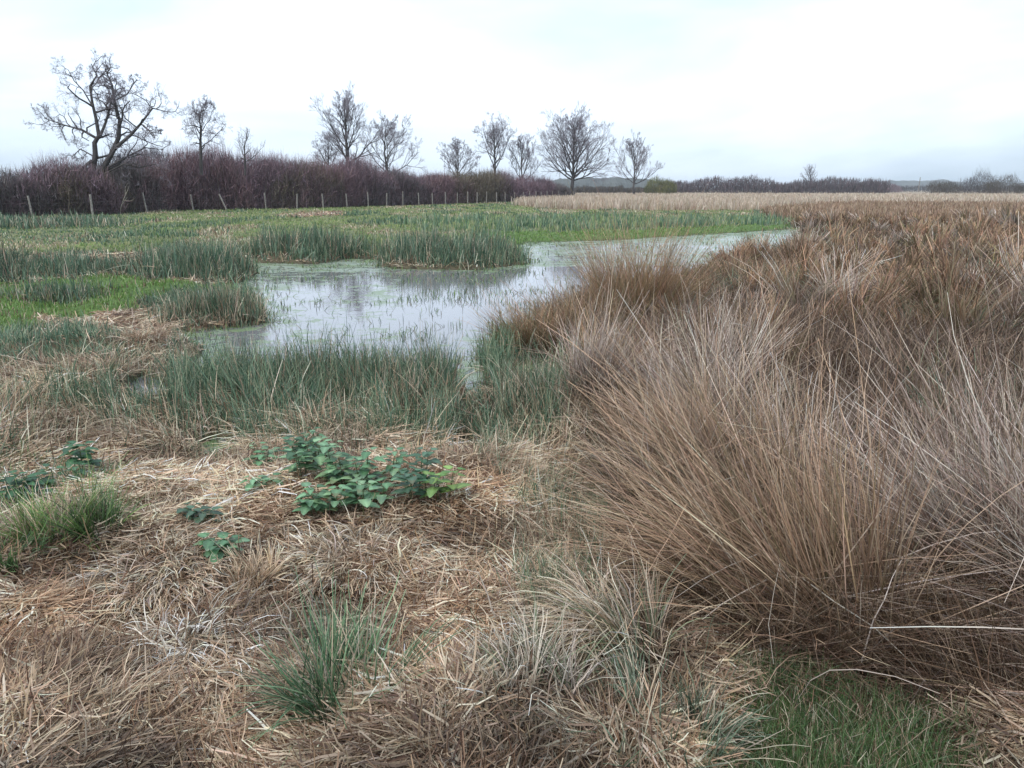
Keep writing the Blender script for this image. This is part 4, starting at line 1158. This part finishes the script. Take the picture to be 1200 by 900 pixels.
tuft(300, 700, 'small upright straw tuft between two straw mounds', n=420, R0=0.084, L=0.164, spread=0.45, cols=STRAW[:2], w=0.0056, live=0)
tuft(620, 840, 'grey-white straw tuft at the lower middle', n=546, R0=0.16, L=0.285, spread=0.7, laz=2.0, lam=0.3, cols=[(0.56,0.50,0.42),(0.42,0.36,0.28),(0.14,0.17,0.10)], w=0.0043, live=0, curl=(0.9, 0.5), kink=.1)
tuft(122, 452, 'brown drooping tuft beside the little puddle', n=546, R0=0.2, L=0.342, spread=0.8, cols=TANS + STRAW[:2], w=0.0054, live=0.1, curl=(1.0, 0.4))
tuft(168, 414, 'tan dome-shaped tuft behind the little puddle', n=588, R0=0.24, L=0.361, spread=0.9, cols=[(0.36,0.26,0.18),(0.27,0.18,0.12),(0.44,0.36,0.27)], w=0.0061, live=0, curl=(1.7, 0.4))
tuft(12, 510, 'tan straw tuft at the left edge behind the weeds', n=504, R0=0.2, L=0.323, spread=0.8, cols=[(0.40,0.30,0.20),(0.30,0.21,0.14)], w=0.0054, live=0, curl=(1.0, 0.4))
tuft(437, 462, 'dark brown rotten tuft within the rush belt', n=294, R0=0.14, L=0.285, spread=0.9, cols=BROWN + STRAW[2:3], w=0.0054, live=0, curl=(0.9, 0.4))
tuft(775, 890, 'grey-green grass tuft at the corner of the dark green patch', n=462, R0=0.2, L=0.266, spread=0.6, cols=[(0.11,0.17,0.11),(0.15,0.20,0.13),(0.5,0.44,0.34)], w=0.0043, live=0, mat=M_GRASS)

# rush stems lying over the dark green patch
def fallen():
    B = Blades(); n = 800
    a = ground_pt(900, 745); b = ground_pt(1230, 830)
    t = rng.random(n)
    x = a[0] + (b[0] - a[0]) * t * 0.8 + N(0, 0.12, n); y = a[1] + (b[1] - a[1]) * t * 0.7 + N(0, 0.10, n)
    z = U(0.02, 0.22, n)
    cb = pal(TANS + PURPT, n) * 1.05
    B.add(x - a[0], y - a[1], z, U(0.35, 0.95, n), U(0.003, 0.0052, n), N(-0.35, 0.28, n), N(1.38, 0.16, n), N(0.25, 0.2, n), cb, cb * 1.1, nseg=6, wob=0.08, kink=0.15, floor=np.zeros(n))
    o = link_mesh('fallen_rushes', B.mesh('fallen_rushes'), M_STRAW, None, (a[0], a[1], 0.06))
    tag(o, 'swathe of fallen tan rush stems lying above the dark green grass patch at lower right', 'rushes', kind='stuff')
fallen()

# ================================================================== broad-leaved weeds
def leaf_arrays(L, W):
    """scalloped heart-shaped leaf, 3 x 7 grid folded along the midrib"""
    ts = np.linspace(0, 1, 8)
    prof = np.array([0.45, 0.95, 1.0, 0.97, 0.88, 0.70, 0.45, 0.08])
    prof = prof * (1 + 0.07 * np.array([1, -1, 1, -1, 1, -1, 1, 0]))
    V = []
    for t, p in zip(ts, prof):
        droop = -0.35 * t * t * L
        V += [(t * L - 0.06 * L * (p > .8), -p * W / 2, droop + 0.10 * W * p - 0.05 * W), (t * L, -p * W * .25, droop - .01 * W), (t * L, 0, droop - 0.03 * W),
              (t * L, p * W * .25, droop - .01 * W), (t * L - 0.06 * L * (p > .8), p * W / 2, droop + 0.10 * W * p - 0.05 * W)]
    Q = [(i * 5 + j, i * 5 + j + 1, (i + 1) * 5 + j + 1, (i + 1) * 5 + j) for i in range(7) for j in range(4)]
    return np.array(V), np.array(Q)

def weed(px, py, label, nst=4, H=0.12, leaf=0.05, cols=((0.12,0.25,0.12),(0.18,0.33,0.18),(0.07,0.16,0.075),(0.23,0.37,0.20)), seed=0, spread=0.10):
    g = random.Random(seed + int(px * 7 + py))
    p = ground_pt(px, py + 16); z = float(ground_z(np.array([p[0]]), np.array([p[1]]))[0])
    e = empty('leafy_weed', (p[0], p[1], z + 0.03)); H *= 1.3; leaf *= 1.12; spread *= 1.1; tag(e, label, 'weed', 'broad-leaved weeds in the straw')
    V = []; Q = []; Cc = []; n = 0; segs = []
    for s in range(nst):
        a = g.uniform(0, 6.28); rr = g.uniform(0, spread)
        base = np.array([rr * math.cos(a), rr * math.sin(a), 0])
        top = base + np.array([math.cos(a) * 0.03, math.sin(a) * 0.03, H * g.uniform(0.6, 1.15)])
        segs.append((base, top, 0.003, 0.002))
        for lv in range(4):
            f = 0.3 + 0.7 * lv / 3
            c = base + (top - base) * f
            for side in range(2 if lv < 3 else 3):
                az = lv * 1.57 + side * (3.14 if lv < 3 else 2.1) + g.uniform(-.4, .4)
                L = leaf * g.uniform(0.8, 1.25) * (1.1 - 0.3 * f); W = L * g.uniform(0.75, 0.95)
                lv_V, lv_Q = leaf_arrays(L, W)
                tilt = g.uniform(-0.1, 0.5)
                ct, st = math.cos(tilt), math.sin(tilt)
                X = lv_V[:, 0] * ct - lv_V[:, 2] * st; Z = lv_V[:, 0] * st + lv_V[:, 2] * ct; Yy = lv_V[:, 1]
                pet = 0.015 + 0.02 * g.random()
                ca, sa = math.cos(az), math.sin(az)
                st_p = c + np.array([ca, sa, 0.4]) * pet
                segs.append((c, st_p, 0.0016, 0.0013))
                V.append(np.stack([st_p[0] + X * ca - Yy * sa, st_p[1] + X * sa + Yy * ca, st_p[2] + Z], 1))
                Q.append(lv_Q + n); n += len(lv_V)
                cc = np.tile(np.array(g.choice(cols)) * g.uniform(0.7, 1.3), (8, 5, 1))
                cc[:, 2] *= 1.35                                        # paler midrib
                cc[:, (0, 4)] *= 0.85
                if g.random() < 0.25: cc[5:] = cc[5:] * 0.5 + np.array([0.16, 0.12, 0.05]) * 0.5     # withered tip
                Cc.append(cc.reshape(-1, 3))
    link_mesh('leaves', raw_mesh('leaves', np.concatenate(V), np.concatenate(Q), np.concatenate(Cc), True), M_LEAF, e)
    sm = tube_mesh('stems', segs, 4)
    at = sm.color_attributes.new('Col', 'FLOAT_COLOR', 'POINT')
    at.data.foreach_set('color', np.tile([0.10, 0.14, 0.06, 1.0], len(sm.vertices)).astype(np.float32))
    link_mesh('stems', sm, M_LEAF, e)
weed(358, 583, 'bright broad-leaved weed at the left of the main leafy patch', 5, 0.12, 0.055)
weed(378, 618, 'low broad-leaved weed at the front of the main leafy patch', 6, 0.10, 0.055)
weed(410, 590, 'fullest broad-leaved weed in the middle of the main leafy patch', 7, 0.14, 0.055)
weed(424, 614, 'broad-leaved weed at the front right of the main leafy patch', 5, 0.11, 0.055)
weed(438, 588, 'small broad-leaved weed behind the front right one', 4, 0.11, 0.045)
weed(482, 606, 'dull green broad-leaved weed right of the main leafy patch', 6, 0.13, 0.05, cols=((0.06,0.14,0.075),(0.09,0.18,0.11)))
weed(520, 612, 'yellow-green broad-leaved weed, rightmost of all', 3, 0.12, 0.052, cols=((0.17,0.30,0.08),(0.21,0.33,0.09),(0.11,0.22,0.06)), spread=0.04)
weed(350, 558, 'faint broad-leaved weed at the back of the leafy patch', 5, 0.11, 0.045, cols=((0.05,0.12,0.06),(0.07,0.16,0.08)))
weed(378, 556, 'broad-leaved weed at the back, centre of the leafy patch', 5, 0.11, 0.045)
weed(302, 558, 'small broad-leaved weed standing apart on the left of the patch', 3, 0.09, 0.045, spread=.06)
weed(306, 592, 'tiny flat broad-leaved weed among straw left of the patch', 2, 0.05, 0.05, spread=.05)
weed(265, 660, 'lone low broad-leaved weed in the straw below the grass tufts', 4, 0.07, 0.052, spread=.05)
weed(240, 622, 'faded broad-leaved weed partly hidden by straw', 3, 0.07, 0.045, cols=((0.06,0.12,0.07),(0.08,0.14,0.08)), spread=.05)
weed(100, 556, 'dark broad-leaved weed with one tall leaf at the left', 3, 0.13, 0.065, cols=((0.045,0.12,0.055),(0.06,0.15,0.07)), spread=.04)
weed(72, 578, 'low broad-leaved weed left of the tall-leaved one', 4, 0.08, 0.05, cols=((0.045,0.12,0.055),(0.06,0.15,0.07)))
weed(20, 596, 'broad-leaved weed near the left edge', 5, 0.10, 0.05, cols=((0.045,0.12,0.055),(0.06,0.15,0.07)))

# ================================================================== haze
def haze():
    m, n, l = mat_new('haze')
    out = n.new('ShaderNodeOutputMaterial'); v = n.new('ShaderNodeVolumePrincipled')
    v.inputs['Density'].default_value = 0.00028; v.inputs['Color'].default_value = (0.86, 0.93, 1.0, 1)
    l.new(v.outputs[0], out.inputs['Volume'])
    S = 1980; z0, z1 = -2.2, 26
    V = [(-S,-S,z0),(S,-S,z0),(S,S,z0),(-S,S,z0),(-S,-S,z1),(S,-S,z1),(S,S,z1),(-S,S,z1)]
    Q = [(0,3,2,1),(4,5,6,7),(0,1,5,4),(1,2,6,5),(2,3,7,6),(3,0,4,7)]
    o = link_mesh('haze', raw_mesh('haze', np.array(V, float), np.array(Q)), m)
    tag(o, 'thin damp bluish haze that pales the far trees and hills', 'haze', kind='stuff')
haze()
